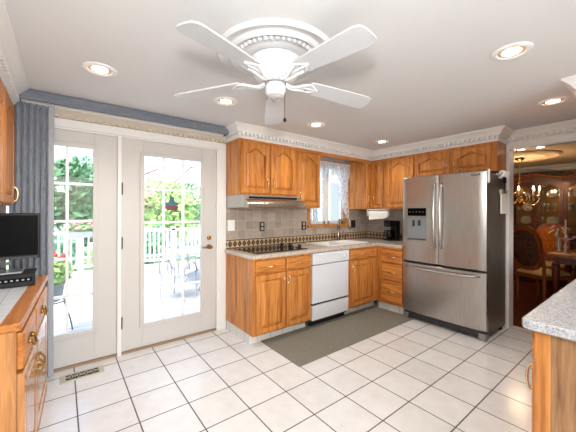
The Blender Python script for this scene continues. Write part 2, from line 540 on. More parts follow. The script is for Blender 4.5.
crown('trim_2', (1.494, 2.79, 0), (1, 0, 0), (0, -1, 0), 3.80-1.494, 2.135, e0=1, e1=-1)     # over the back uppers
crown('trim_3', (1.494, YW, 0), (0, -1, 0), (-1, 0, 0), YW-2.79, 2.135, e1=1, dent=False)
crown('trim_4', (3.80, 2.79, 0), (0, -1, 0), (-1, 0, 0), 2.79-1.148, 2.135, e0=-1, e1=1)      # over the right uppers
crown('trim_5', (3.80, 1.148, 0), (1, 0, 0), (0, -1, 0), .32, 2.135, e0=1, dent=False)
crown('trim_6', (XR, 1.148, 0), (0, -1, 0), (-1, 0, 0), 1.148-.35, 2.14, e0=-1)             # over the dining opening
struct('trim_7', MB().box(XR-.018, XR, .44, 1.148, 2.088, 2.14).box(XR-.018, XR, 1.118, 1.148, 0, 2.088), TRIM)   # frieze and casing of the opening
struct('trim_8', MB().box(XR-.002, XR+.132, OY1-.01, OY1, 0, OZ).box(XR-.002, XR+.132, OY0, OY1-.01, OZ-.012, OZ), TRIM)
crown('trim_9', (-.30, -.5, 0), (0, 1, 0), (1, 0, 0), 3.49, 2.135)                              # over the left uppers
crown('trim_10', (-.21, 3.12, 0), (1, 0, 0), (0, -1, 0), 1.70, 2.11, ztop=2.19, proj=.085, m=DENTM)       # dentil cornice above the french doors
crown('trim_11', (2.82, .35, 0), (1, 0, 0), (0, 1, 0), XR-2.82-.02, 2.135, e0=1)
crown('trim_12', (2.82, .02, 0), (0, 1, 0), (-1, 0, 0), .33, 2.135, e1=1, dent=False)
struct('baseboard_right', MB().box(XR-.024, XR-.002, 1.116, 1.15, 0, .1), TRIM)

# ------------------------------------------------------------------ french doors
tr = MB()   # casing and mullion post
tr.box(1.40, 1.492, YW-.022, YW, 0, 2.055).box(-.6, 1.492, YW-.022, YW, 2.055, 2.125).box(.405, .44, YW-.012, YW+.1, 0, 2.05)
tr.box(1.385, 1.405, YW-.01, YW+.1, 0, 2.05).box(-.52, 1.405, YW-.01, YW+.1, 2.04, 2.055)
struct('trim_13', tr, TRIM, bevel=.004)
struct('trim_14', MB().box(-.52, 1.40, YW+.0, YW+.15, .001, .022), mat('oak_sill', lin(150, 124, 100), .5))


def lite_door(name, X0, X1, gx0, gx1, gz0, gz1, cols, rows, label):
    yf, yb = YW+.012, YW+.055
    root = thing(name, None, None, ((X0+X1)/2, YW+.03, .024)); root['kind'] = 'structure'; root['label'] = label
    m_ = MB(); z0, z1 = .024, 2.04
    m_.box(X0, gx0, yf, yb, z0, z1).box(gx1, X1, yf, yb, z0, z1).box(gx0, gx1, yf, yb, z0, gz0).box(gx0, gx1, yf, yb, gz1, z1)
    m_.build('door_slab', DOORP, root, bevel=.003)
    m_ = MB(); b = .028
    for (a0, a1, c0, c1) in ((gx0-b, gx0+.012, gz0-b, gz1+b), (gx1-.012, gx1+b, gz0-b, gz1+b), (gx0, gx1, gz0-b, gz0+.012), (gx0, gx1, gz1-.012, gz1+b)):
        m_.box(a0, a1, yf-.011, yf+.002, c0, c1)
    m_.build('glazing_frame', DOORP, root, bevel=.005)
    m_ = MB()
    for i in range(1, cols):
        x = gx0+(gx1-gx0)*i/cols; m_.box(x-.0105, x+.0105, yf+.002, yb-.004, gz0, gz1)
    for j in range(1, rows):
        z = gz0+(gz1-gz0)*j/rows; m_.box(gx0, gx1, yf+.004, yb-.006, z-.0105, z+.0105)
    m_.build('muntins', WHITE, root)
    m_ = MB(); m_.box(gx0, gx1, yf+.02, yf+.024, gz0, gz1); m_.build('glass', GLASS, root)
    return root


lite_door('door_1', -.51, .405, -.355, .228, .29, 1.91, 3, 5, 'fixed white french door beside the vertical blind')
d2 = lite_door('door_2', .442, 1.383, .625, 1.215, .24, 1.90, 3, 5, 'white french door with brass handle beside the cabinets')
for z in (.30, 1.05, 1.56):
    MB().lathe([(.010, -.055), (.010, .055)], (.440, YW-.002, z), 8).build('hinge', BRONZE, d2, smooth=True)
hm = MB(); ax = (Vector((1, 0, 0)), Vector((0, 0, 1)), Vector((0, -1, 0)))
hm.lathe([(.001, 0), (.026, 0), (.024, .012), (.012, .018), (.011, .045), (.02, .05), (.02, .06), (.008, .066)], (1.30, YW+.012, .955), 14, ax)
hm.tube(bezier((1.30, YW-.043, .955), (1.27, YW-.05, .955), (1.23, YW-.05, .95), (1.20, YW-.045, .957), 8), [.011, .011, .01, .01, .009, .009, .009, .008, .007], 8)
hm.build('lever_handle', ABRASS, d2, smooth=True)
MB().lathe([(.001, 0), (.026, 0), (.024, .012), (.017, .02), (.006, .022)], (1.30, YW+.012, 1.055), 14, ax).build('deadbolt', ABRASS, d2, smooth=True)

# stained glass suncatcher hanging on the pane
sc = thing('suncatcher', 'small teal and red stained glass suncatcher hanging on the french door pane', 'suncatcher', (.90, YW+.028, 1.36))
m_ = MB(); F = frame((.90, YW+.024, 1.36), (1, 0, 0), (0, -1, 0))
m_.prism([(-.05, 0), (.05, 0), (.068, .03), (.055, .05), (-.055, .05), (-.068, .03)], lambda p, t: F(p[0], p[1], .001+.004*t)); m_.build('red_base', RGLASS, sc)
m_ = MB(); m_.prism([(-.062, .05), (.062, .05), (.075, .075), (.03, .085), (.02, .13), (0, .15), (-.02, .13), (-.03, .085), (-.075, .075)], lambda p, t: F(p[0], p[1], .001+.004*t)); m_.build('teal_top', TEAL, sc)

# ------------------------------------------------------------------ vertical blind and fabric valance
bl = thing('vertical_blind', 'slate blue vertical blind stacked at the left of the french doors', 'blind', (-.16, 3.03, .03))
for i in range(13):
    x = -.30+i*.0185; a = math.radians(52 if i % 2 else 70)
    dx, dy = .045*math.cos(a), .045*math.sin(a)
    m_ = MB(); rg = []
    for z in (.035, 2.185):
        pts = []
        for t in (-1, -.5, 0, .5, 1):
            c = .006*(1-t*t); pts.append((x+dx*t-c*math.sin(a), 3.035+dy*t*.8+c*math.cos(a), z))
        pts += [(p[0]+.0015, p[1]+.0015, p[2]) for p in reversed(pts)]
        rg.append(pts)
    m_.loft(rg); m_.build('vane', BLUEF, bl, smooth=False)
m_ = MB(); m_.box(-.086, -.052, 2.994, 2.997, .035, 2.185); o = m_.build('vane', GREYV, bl); o['label'] = 'pale grey outermost vane'
m_ = MB(); m_.box(-.34, 1.42, 3.02, 3.05, 2.188, 2.21); m_.build('head_rail', WHITE, bl)
va = MB(); va.box(-.27, 1.44, 2.925, 2.945, 2.185, CZ-.002).box(1.42, 1.44, 2.945, 3.03, 2.185, CZ-.002).box(-.27, -.25, 2.945, 3.03, 2.185, CZ-.002)
tag(va.build('valance', BLUEV, bevel=.006), 'long slate blue fabric valance box above the french doors', 'valance')

# ------------------------------------------------------------------ cabinet builders


def arch_loop(F, u0, u1, v0, v1, rise, w_, n=14):
    pts = [F(u0, v0, w_), F(u1, v0, w_)]
    uc, hw = (u0+u1)/2, (u1-u0)/2
    for i in range(n+1):
        t = 1-2*i/n
        a = min(1, abs(t)/.86); y = rise*(.5+.5*math.cos(PI*a))**.9 if rise else 0
        pts.append(F(uc+hw*t, v1+y-rise, w_))
    return pts


def cab_door(F, u0, u1, v0, v1, parent, m, arch=0, hs=None, hv=None, hm_=None, hl=.085, st=.052, w0=.002):
    d = MB(); th = .024
    n = 14; a0, a1, b0, b1 = u0+st, u1-st, v0+st, v1-st
    inn = arch_loop(F, a0, a1, b0, b1, arch, w0+th); inb = arch_loop(F, a0, a1, b0, b1, arch, w0+th-.019)
    def outer(w_, e):
        p = [F(u0+e, v0+e, w_), F(u1-e, v0+e, w_)]
        for i in range(n+1): p.append(F(u1-e+(u0+e-u1+e)*i/n, v1-e, w_))
        return p
    d.loft([outer(w0, 0), outer(w0+th-.005, 0), outer(w0+th, .006), inn, inb], True, False)
    d.add(outer(w0, 0), [tuple(range(n+3))])
    do = d.build('door', m, parent)
    p = MB(); e1, e2, e3 = .0, .011, .034
    rings = []
    for e, w_ in ((-.002, w0+th-.020), (e2, w0+th-.019), (e2+.003, w0+th-.012), (e3, w0+th-.002)):
        rings.append(arch_loop(F, a0+e, a1-e, b0+e, b1-e, max(arch*(1-.6*e/.04), 0) if arch else 0, w_))
    p.loft(rings, True, True); p.build('raised_panel', m, do)
    if hs:
        u = u0+.026 if hs == 'l' else u1-.026
        v = hv if hv is not None else v0+.09
        pull(F, u, v-hl/2, u, v+hl/2, w0+th, do)
    return do


def pull(F, u0, v0, u1, v1, w_, parent, r=.0056, out=.026, m=None):
    h = MB()
    A, B = F(u0, v0, w_), F(u1, v1, w_); A2, B2 = F(u0, v0, w_+out), F(u1, v1, w_+out)
    h.tube(bezier(A, A2+(A2-B2)*.08, B2+(B2-A2)*.08, B, 12), [r*1.5, r*1.2, r, r, r, r*1.15, r*1.25, r*1.15, r, r, r, r*1.2, r*1.5], 7)
    h.ball(A, r*1.9, 8); h.ball(B, r*1.9, 8)
    return h.build('handle', m or BRASS, parent, smooth=True)


def cab_drawer(F, u0, u1, v0, v1, parent, m, handle=True, w0=.002, hl=.085):
    d = MB(); th = .024; e = .010
    rg = [[F(a, b, w_) for a, b in ((u0+x, v0+x), (u1-x, v0+x), (u1-x, v1-x), (u0+x, v1-x))] for x, w_ in ((0, w0), (0, w0+th-.007), (e, w0+th))]
    d.loft(rg); o = d.build('drawer', m, parent)
    if handle:
        uc, vc = (u0+u1)/2, (v0+v1)/2; pull(F, uc-hl/2, vc, uc+hl/2, vc, w0+th, o)
    return o


def carcass(F, u0, u1, z0, z1, depth, parent, m, name='body'):
    return MB().fbox(F, u0, u1, z0, z1, -depth, 0).build(name, m, parent, bevel=.002, seg=1)


FB = lambda x, y: frame((x, y, 0), (1, 0, 0), (0, -1, 0))       # fronts on the back wall
FR = lambda x, y: frame((x, y, 0), (0, -1, 0), (-1, 0, 0))      # fronts on the right wall
BY, UY, RX, RUX = 2.494, 2.79, 3.50, 3.80

# --- base cabinets
t = thing('base_cabinet', 'oak base cabinet under the black cooktop, beside the french door', 'cabinet', (1.875, 2.8, 0), 'kitchen base cabinets')
F = FB(1.49, BY); carcass(F, 0, .765, .105, .876, .612, t, OAK)
MB().box(1.50, 2.255, BY+.09, YW-.014, 0, .105).build('toe_kick', KTILE, t)
cab_drawer(F, .022, .388, .725, .853, t, OAKX); cab_drawer(F, .405, .752, .725, .853, t, OAKX)
cab_door(F, .022, .388, .125, .708, t, OAK, 0, 'r', .63); cab_door(F, .405, .752, .125, .708, t, OAK, 0, 'l', .63)

t = thing('base_cabinet', 'oak base cabinet under the sink, right of the white dishwasher', 'cabinet', (3.3, 2.8, 0), 'kitchen base cabinets')
F = FB(2.905, BY)
MB().fbox(F, 0, .595, .105, .66, -.612, 0).fbox(F, 0, .595, .66, .876, -.04, 0).build('body', OAK, t)
MB().box(2.905, 3.56, BY+.09, YW-.014, 0, .105).build('toe_kick', KTILE, t)
cab_drawer(F, .015, .53, .725, .853, t, OAKX); cab_door(F, .015, .53, .125, .708, t, OAK, 0, 'l', .63)

t = thing('base_cabinet', 'oak three-drawer base cabinet in the corner beside the refrigerator', 'cabinet', (3.8, 2.29, 0), 'kitchen base cabinets')
F = FR(RX, BY); carcass(F, 0, .405, .105, .876, .612, t, OAK)
MB().box(RX+.075, XR-.014, BY-.405, BY+.03, 0, .105).build('toe_kick', KTILE, t)
MB().fbox(F, .092, .398, .845, .872, .002, .018).build('cutting_board_front', OAKY, t, bevel=.003)
for a, b in ((.662, .832), (.432, .646), (.140, .418)): cab_drawer(F, .092, .398, a, b, t, OAKY)

# countertop in an L around the sink
SX0, SX1, SY0, SY1 = 2.66, 3.40, 2.60, 3.00
m_ = MB()
z0, z1 = .877, .914; yf = BY-.028
m_.box(1.472, SX0, yf, YW-.013, z0, z1).box(SX0, SX1, yf, SY0, z0, z1).box(SX0, SX1, SY1, YW-.013, z0, z1).box(SX1, RX-.028, yf, YW-.013, z0, z1).box(RX-.028, XR-.013, 2.09, YW-.013, z0, z1)
tag(m_.build('countertop', GRANITE), 'L-shaped beige speckled countertop along the back wall and corner', 'countertop')

# sink
t = thing('sink', 'white double-bowl kitchen sink set in the counter below the window', 'sink', (3.03, 2.8, .70))
m_ = MB(); e = .022; m_.box(SX0-e, SX1+e, SY0-e, SY0+.006, .9145, .924).box(SX0-e, SX1+e, SY1-.05, SY1+e, .9145, .924).box(SX0-e, SX0+.006, SY0, SY1, .9145, .924).box(SX1-.006, SX1+e, SY0, SY1, .9145, .924).box(3.015, 3.045, SY0, SY1-.04, .90, .922)
m_.build('rim', PORC, t, bevel=.004)
for a, b in ((SX0+.004, 3.017), (3.043, SX1-.004)):
    m_ = MB(); q = [(a, SY0+.003), (b, SY0+.003), (b, SY1-.047), (a, SY1-.047)]
    cx_, cy_ = (a+b)/2, (SY0+SY1-.045)/2
    rg = [[(x, y, .915) for x, y in q], [(cx_+(x-cx_)*.88, cy_+(y-cy_)*.86, .76) for x, y in q], [(cx_+(x-cx_)*.85, cy_+(y-cy_)*.82, .752) for x, y in q], [(x, y, .75) for x, y in [(cx_+(x-cx_)*.85, cy_+(y-cy_)*.82) for x, y in q]]]
    m_.loft(rg, True, False); m_.add(rg[-1], [(0, 1, 2, 3)]); m_.build('bowl', PORC, t)

# faucet
t = thing('faucet', 'nickel gooseneck faucet standing behind the sink', 'faucet', (3.25, 2.985, .925))
m_ = MB(); bx, by = 3.25, 2.985
m_.lathe([(.03, 0), (.03, .008), (.02, .02), (.018, .09), (.015, .11), (.015, .14)], (bx, by, .925), 14); m_.build('base', NICKEL, t, smooth=True)
pts = [(bx, by, 1.06), (bx, by, 1.16)]
dirv = Vector((.72, -.69, 0)); R_ = .085
for i in range(1, 11):
    a = PI*i/10*1.08; pts.append(Vector((bx, by, 1.18))+dirv*(R_*(1-math.cos(a)))+Vector((0, 0, R_*math.sin(a))))
p_ = Vector(pts[-1]); pts += [p_+Vector((0, 0, -.03)), p_+Vector((0, 0, -.07))]
MB().tube(pts, .016, 10).build('spout', NICKEL, t, smooth=True)
MB().tube([(bx+.018, by, 1.01), (bx+.06, by-.02, 1.03), (bx+.085, by-.03, 1.06)], [.008, .007, .006], 8).build('lever', NICKEL, t, smooth=True)
t = thing('soap_dispenser', 'short dark soap dispenser beside the faucet', 'soap dispenser', (3.40, 2.985, .925))
MB().lathe([(.016, 0), (.016, .01), (.01, .015), (.01, .05)], (3.40, 2.985, .925), 10).build('body', BRONZE, t, smooth=True)
MB().tube([(3.40, 2.985, .975), (3.40, 2.985, 1.0), (3.40, 2.95, 1.005)], .006, 8).build('pump', BRONZE, t, smooth=True)

# cooktop
t = thing('cooktop', 'black glass cooktop with four dark knobs set in the counter', 'cooktop', (1.9, 2.79, .9145))
MB().box(1.56, 2.26, 2.545, 3.045, .9145, .921).build('glass_top', GLOSSBLK, t, bevel=.002)
m_ = MB()
for x, y, r in ((1.72, 2.66, .085), (1.72, 2.92, .105), (1.97, 2.92, .075), (1.97, 2.66, .1)):
    m_.lathe([(r, 0), (r, .0006), (r-.004, .0006), (r-.004, 0)], (x, y, .921), 28, cap=False)
m_.build('burner_ring', DARKG, t)
for x, y in ((2.115, 2.86), (2.195, 2.80), (2.115, 2.68), (2.195, 2.62)):
    k = MB().lathe([(.03, 0), (.03, .006), (.023, .01), (.021, .034), (.017, .038)], (x, y, .921), 14).build('knob', BLACK, t, auto=True)
    MB().box(x-.004, x+.004, y-.022, y+.022, .955, .966).build('grip', BLACK, k)

# dishwasher
t = thing('dishwasher', 'white dishwasher built in between the oak base cabinets', 'dishwasher', (2.58, 2.75, 0))
X0, X1 = 2.268, 2.898; yf = BY-.012
MB().box(X0, X1, BY+.03, YW-.02, .06, .872).build('body', DARKG, t)
MB().box(X0+.004, X1-.004, yf-.01, BY+.03, .735, .868).build('control_panel', APPL, t, bevel=.006)
MB().box(X0+.03, X1-.12, yf-.024, yf-.008, .838, .858).build('door_handle', APPL, t, bevel=.005)
MB().lathe([(.022, 0), (.02, .018), (.008, .02)], (X1-.09, yf-.01, .79), 14, ax).build('dial', APPL, t, smooth=True)
MB().box(X0+.006, X1-.006, yf, BY+.03, .285, .725).build('door_panel', APPL, t, bevel=.004)
MB().box(X0+.006, X1-.006, BY+.008, BY+.03, .262, .285).build('dark_gap', HOLE, t)
MB().box(X0+.006, X1-.006, yf, BY+.03, .092, .262).build('access_panel', APPL, t, bevel=.004)
MB().box(X0+.01, X1-.01, BY+.055, BY+.07, .0, .10).build('toe_kick', HOLE, t)

# --- wall cabinets on the back wall
t = thing('wall_cabinet', 'two-door oak wall cabinet above the range hood', 'cabinet', (1.88, 2.95, 1.53), 'oak wall cabinets')
F = FB(1.494, UY); carcass(F, 0, .781, 1.53, 2.135, .325, t, OAK)
cab_door(F, .018, .372, 1.548, 2.105, t, OAK, .075, 'r', 1.67); cab_door(F, .398, .762, 1.548, 2.105, t, OAK, .075, 'l', 1.67)
MB().box(1.494, 2.276, UY-.012, UY, 2.11, 2.135).build('top_rail', OAKX, t)
t = thing('wall_cabinet', 'tall single-door oak wall cabinet left of the window', 'cabinet', (2.48, 2.95, 1.39), 'oak wall cabinets')
F = FB(2.277, UY); carcass(F, 0, .408, 1.395, 2.135, .325, t, OAK)
cab_door(F, .022, .386, 1.415, 2.085, t, OAK, .075, 'l', 1.54)
MB().box(2.277, 2.685, UY-.012, UY, 2.095, 2.135).build('top_rail', OAKX, t)

# scalloped oak valance over the window
poly = [(2.687, 2.135), (2.687, 2.055)]
n = 40
for i in range(n+1):
    u = i/n; x = 2.687+(3.618-2.687)*u
    c = abs(u-.5)*2
    z = 2.055+.035*(.5-.5*math.cos(min(1, (1-c)/.2)*PI))-(.018*math.cos((1-c)*PI*8) if c > .8 else 0)
    poly.append((x, z))
poly += [(3.618, 2.135)]
m_ = MB(); m_.prism(poly, lambda p, t_: (p[0], UY+.02*t_, p[1]))
tag(m_.build('wood_valance', OAKX), 'scalloped oak valance board bridging above the window', 'valance')

# corner cabinet (two narrow doors) and right-wall cabinets
t = thing('wall_cabinet', 'oak corner wall cabinet right of the window with two narrow doors', 'cabinet', (3.87, 2.9, 1.39), 'oak wall cabinets')
m_ = MB(); m_.prism([(3.62, YW-.014), (3.62, UY), (RUX, UY), (RUX, 2.585), (XR-.014, 2.585), (XR-.014, YW-.014)], lambda p, t_: (p[0], p[1], 1.39+.745*t_)); m_.build('body', OAK, t)
cab_door(FB(3.62, UY), .012, .176, 1.41, 2.10, t, OAK, .0, 'l', 1.54, st=.034)
cab_door(FR(RUX, UY), .026, .195, 1.41, 2.10, t, OAK, .0, 'l', 1.54, st=.034)
t = thing('wall_cabinet', 'single-door oak wall cabinet above the coffee maker', 'cabinet', (3.96, 2.34, 1.39), 'oak wall cabinets')
F = FR(RUX, 2.584); carcass(F, 0, .484, 1.39, 2.135, .306, t, OAK)
cab_door(F, .055, .468, 1.41, 2.10, t, OAK, .075, 'l', 1.54)
t = thing('wall_cabinet', 'short two-door oak wall cabinet above the refrigerator', 'cabinet', (3.96, 1.62, 1.80), 'oak wall cabinets')
F = FR(RUX, 2.099); carcass(F, 0, .949, 1.805, 2.135, .306, t, OAK)
cab_door(F, .02, .455, 1.82, 2.10, t, OAK, .06, 'r', 1.93, hl=.07, st=.045); cab_door(F, .495, .90, 1.82, 2.10, t, OAK, .06, 'l', 1.93, hl=.07, st=.045)

# range hood
t = thing('range_hood', 'stainless range hood under the oak cabinet above the cooktop', 'range hood', (1.88, 2.87, 1.385))
P = [(YW-.014, 1.528), (2.72, 1.528), (2.72, 1.512), (2.70, 1.50), (2.70, 1.395), (YW-.014, 1.39)]
m_ = MB(); m_.prism(P, lambda p, t_: (1.50+.77*t_, p[0], p[1])); m_.build('body', STEEL, t)
P = [(2.70, 1.482), (2.66, 1.478), (2.625, 1.455), (2.605, 1.425), (2.60, 1.40), (2.605, 1.388), (2.70, 1.388)]
m_ = MB(); m_.prism(P, lambda p, t_: (1.50+.77*t_, p[0], p[1])); m_.build('curved_visor', STEELD, t, auto=True)
MB().box(1.56, 2.21, 2.692, 2.702, 1.486, 1.51).build('vent_slot', HOLE, t)
MB().box(1.80, 1.95, 2.688, 2.694, 1.49, 1.506).build('switch_panel', BLACK, t)

# ------------------------------------------------------------------ window over the sink
wn = MB(); c = .055; y0 = YW-.02
wn.box(WX0-c, WX0, y0, YW, WZ0, WZ1+c).box(WX1, WX1+.03, y0, YW, WZ0, WZ1+c).box(WX0, WX1, y0, YW, WZ1, WZ1+c)
wn.box(WX0-.012, WX0+.012, YW, YW+.10, WZ0, WZ1).box(WX1-.012, WX1+.012, YW, YW+.10, WZ0, WZ1)
wn.box(WX0-c-.01, WX1+.035, YW-.04, YW+.10, WZ0-.04, WZ0)
win = thing('window_1', None, None, (3.19, YW, WZ0-.04)); win['kind'] = 'structure'; win['label'] = 'oak-cased kitchen window above the sink'
wn.build('window_casing', OAK, win, bevel=.003)
m_ = MB()
for a, b in ((WX0+.012, 3.178), (3.202, WX1-.012)):
    m_.box(a, a+.05, YW+.06, YW+.1, WZ0, WZ1).box(b-.05, b, YW+.06, YW+.1, WZ0, WZ1).box(a, b, YW+.06, YW+.1, WZ0, WZ0+.05).box(a, b, YW+.06, YW+.1, WZ1-.05, WZ1)
m_.box(3.165, 3.215, YW+.05, YW+.11, WZ0, WZ1)
m_.build('sash', WHITE, win, bevel=.003)
MB().box(WX0, WX1, YW+.078, YW+.082, WZ0+.03, WZ1-.03).build('glass', GLASS, win)


def cloth(cols, xs, top, bots, y0, amp, freq):
    m_ = MB(); n = 60; rows = 14; rg = []
    for j in range(rows+1):
        r = []
        for i in range(n+1):
            u = i/n; x = xs[0]+(xs[1]-xs[0])*u
            b = bots(u); z = top+(b-top)*j/rows
            r.append((x, y0+amp*math.sin(u*freq*2*PI+.5*math.sin(j*.3))*(.4+.6*j/rows), z))
        rg.append(r)
    m_.loft(rg, False, False); return m_


t = thing('lace_curtain', 'white lace curtain with swag hanging in the kitchen window', 'curtain', (3.19, 3.06, 1.17))
MB().tube([(2.74, 3.05, 2.075), (3.60, 3.05, 2.075)], .007, 8).build('curtain_rod', WHITE, t)
cloth(0, (2.76, 3.58), 2.085, lambda u: 1.88+.05*math.cos(u*2*PI*5)-.06*abs(u-.3), 3.045, .010, 17).build('lace_valance', LACEC, t, smooth=True)
cloth(0, (3.17, 3.57), 2.07, lambda u: 1.88-.70*max(0, (u-.12)/.88)**.8, 3.068, .012, 7).build('lace_swag', LACEC, t, smooth=True)
cloth(0, (2.76, 3.02), 2.07, lambda u: 1.20, 3.068, .010, 4).build('lace_panel', LACEC, t, smooth=True)

# outlets and switches


def plate(name, label, cat, F, u, v, m, m2, w_=.07, h=.115, n=2, group=None):
    r = thing(name, label, cat, F(u, v-h/2, .006), group)
    MB().fbox(F, u-w_/2, u+w_/2, v-h/2, v+h/2, .0, .007).build('cover_plate', m, r, bevel=.002)
    for s in ((-1, 1) if n == 2 else (0,)):
        MB().fbox(F, u-.016, u+.016, v+s*.026-.017, v+s*.026+.017, .007, .010).build('socket' if n == 2 else 'switch', m2, r, bevel=.002)
    return r


F = FB(0, YW-.0125)
plate('light_switch', 'white light switch plate on the backsplash beside the door casing', 'switch', F, 1.56, 1.185, WHITE, WHITE, .09, .125, 1)
plate('outlet', 'dark outlet on the backsplash above the cooktop', 'outlet', F, 1.985, 1.16, DARKG, CREAM)
plate('outlet', 'dark outlet on the backsplash at the left window casing', 'outlet', F, 2.675, 1.15, DARKG, CREAM, .085)
plate('outlet', 'black outlet on the backsplash right of the window', 'outlet', F, 3.73, 1.15, BLACK, DARKG, .10, .12)

# paper towel holder under the corner cabinet
t = thing('paper_towel_holder', 'white paper towel holder with roll under the corner wall cabinet', 'paper towel holder', (3.79, 2.66, 1.26))
A = Vector((3.72, 2.80, 1.318)); B = Vector((3.86, 2.555, 1.318)); d = (B-A).normalized(); nrm = Vector((d.y, -d.x, 0))
ax2 = (nrm, Vector((0, 0, 1)), d); L_ = (B-A).length
MB().lathe([(.015, .0), (.052, 0), (.052, L_), (.015, L_)], A, 20, ax2).build('paper_roll', PAPER, t, auto=True)
m_ = MB(); Fp = lambda u, v, w_: A+d*u+Vector((0, 0, v))+nrm*w_
m_.fbox(Fp, -.02, L_+.02, .06, .072, -.05, .05).fbox(Fp, -.02, -.008, -.03, .07, -.035, .035).fbox(Fp, L_+.008, L_+.02, -.03, .07, -.035, .035); m_.build('bracket', WHITE, t, bevel=.003)
m_ = MB(); sg = 1 if nrm.dot(Vector((-1, -1, 0))) > 0 else -1
m_.loft([[Fp(.01, -.0, sg*.053), Fp(L_-.01, -.0, sg*.053)], [Fp(.012, -.06, sg*.05), Fp(L_-.012, -.05, sg*.052)], [Fp(.014, -.09, sg*.058), Fp(L_-.05, -.07, sg*.062)]], False, False); m_.build('loose_sheet', PAPER, t, smooth=True)

# coffee maker
t = thing('coffee_maker', 'black drip coffee maker on the corner counter beside the refrigerator', 'coffee maker', (3.96, 2.55, .915))
cx_, cy_ = 3.96, 2.55; z = .915
Rm = Matrix.Rotation(math.radians(-28), 3, 'Z')
Fc = lambda u, v, w_: Vector((cx_, cy_, z))+Rm @ Vector((-w_*.8, -u*.8, v*.88))
MB().fbox(Fc, -.10, .10, 0, .035, -.11, .13).build('warming_base', BLACK, t, bevel=.008)
MB().fbox(Fc, -.10, .10, .035, .34, -.11, -.02).build('water_tank', BLACK, t, bevel=.01)
MB().fbox(Fc, -.10, .10, .235, .345, -.03, .12).build('brew_head', BLACK, t, bevel=.015)
MB().fbox(Fc, -.05, .05, .25, .30, .121, .124).build('control_panel', DARKG, t)
cf = MB().lathe([(.04, 0), (.054, .02), (.056, .07), (.045, .115), (.04, .13)], Fc(0, .037, .05), 18).build('carafe', GLOSSBLK, t, smooth=True)
MB().tube([Fc(0, .17, .10), Fc(0, .17, .15), Fc(0, .10, .155), Fc(0, .07, .12)], .008, 8).build('carafe_handle', BLACK, cf, smooth=True)
MB().lathe([(.043, 0), (.045, .012)], Fc(0, .13, .05), 18, None).build('steel_band', CHROME, cf, smooth=True)

# ------------------------------------------------------------------ refrigerator
t = thing('refrigerator', 'stainless french-door refrigerator with bottom freezer and ice dispenser', 'refrigerator', (3.85, 1.61, 0))
FY1, FY0, FZ = 2.078, 1.138, 1.785
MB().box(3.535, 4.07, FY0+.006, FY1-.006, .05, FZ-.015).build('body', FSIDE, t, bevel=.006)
FF = frame((3.53, FY1, 0), (0, -1, 0), (-1, 0, 0))   # u to the right (towards camera), w outward


def fdoor(u0, u1, v0, v1, name, uall=(0, .94), th=.07):
    m_ = MB(); n = 12; rg = []
    um, uw = sum(uall)/2, (uall[1]-uall[0])/2
    for i in range(n+1):
        u = u0+(u1-u0)*i/n
        c = th+.016*(1-((u-um)/uw)**2)
        edge = .012*max(0, 1-min(u-u0, u1-u)/.014)**2
        rg.append([FF(u, v0, .004), FF(u, v0+.004, c-.008-edge), FF(u, v0+.012, c-edge), FF(u, v1-.012, c-edge), FF(u, v1-.004, c-.008-edge), FF(u, v1, .004)])
    m_.loft(rg); return m_.build(name, STEEL, t, auto=True)


# left door is cut around the dispenser: built as door with a recessed dispenser set on it
dl = fdoor(.002, .456, .73, FZ, 'door'); dr = fdoor(.462, .938, .73, FZ, 'door'); fz = fdoor(.002, .938, .10, .715, 'freezer_drawer')


def face_w(u): return .07+.016*(1-((u-.47)/.47)**2)


def fhandle(u, v0, v1, parent):
    w0 = face_w(u)-.002; m_ = MB()
    m_.tube(bezier(FF(u, v0, w0), FF(u, v0+.10, w0+.075), FF(u, v1-.10, w0+.075), FF(u, v1, w0), 16), [.016]+[.0155]*15+[.016], 10)
    return m_.build('handle', STEEL, parent, smooth=True)


fhandle(.425, .93, 1.68, dl); fhandle(.495, .93, 1.68, dr)
m_ = MB(); pts = []
for i in range(17):
    s_ = i/16; u = .05+.83*s_; pts.append(FF(u, .672-.012*math.sin(PI*s_), face_w(u)-.004+.055*min(1, math.sin(PI*s_)*2.4)))
m_.tube(pts, .0125, 10); m_.build('handle', STEEL, fz, smooth=True)
ds = thing  # noqa
w0 = face_w(.2)
dp = MB().fbox(FF, .075, .325, 1.0, 1.40, w0-.03, w0+.004).build('dispenser_frame', SILVER, dl, bevel=.004)
MB().fbox(FF, .085, .315, 1.30, 1.395, w0+.003, w0+.008).build('dispenser_display', SCREEN, dp)
MB().fbox(FF, .09, .31, 1.02, 1.27, w0+.003, w0+.0055).build('dispenser_recess', mat('recess_grey', lin(150, 155, 160), .3, .5), dp)
MB().fbox(FF, .095, .305, 1.012, 1.022, w0+.002, w0+.03).build('drip_tray', DARKG, dp, bevel=.002)
for a_, b_, c_ in ((.15, .175, 1.17), (.22, .25, 1.18)): MB().fbox(FF, a_, b_, c_, 1.25, w0+.005, w0+.022).build('paddle', DARKG, dp, bevel=.006)
for i in range(5): MB().fbox(FF, .105+.042*i, .120+.042*i, 1.345, 1.352, w0+.0075, w0+.009).build('display_mark', SILVER, dp)
bd = MB().fbox(FF, .80, .885, 1.735, 1.758, face_w(.84)-.001, face_w(.84)+.003).build('badge', DARKG, dr, bevel=.001)
MB().fbox(FF, .805, .88, 1.739, 1.754, face_w(.84)+.002, face_w(.84)+.0045).build('badge_face', CHROME, bd)
MB().fbox(FF, .01, .93, .03, .098, -.03, .045).build('base_grille', DARKG, t, bevel=.004)
for u in (.04, .90): MB().fbox(FF, u-.035, u+.035, .004, .075, -.02, .062).build('foot', SILVER, t, bevel=.006)
for u in (.05, .89): MB().fbox(FF, u-.04, u+.04, FZ-.006, FZ+.012, -.10, .0).build('hinge_cover', DARKG, t, bevel=.008)
for y in (FY0+.05, FY1-.05): MB().box(3.98, 4.03, y-.025, y+.025, 0, .052).build('rear_wheel', RUBBER, t)

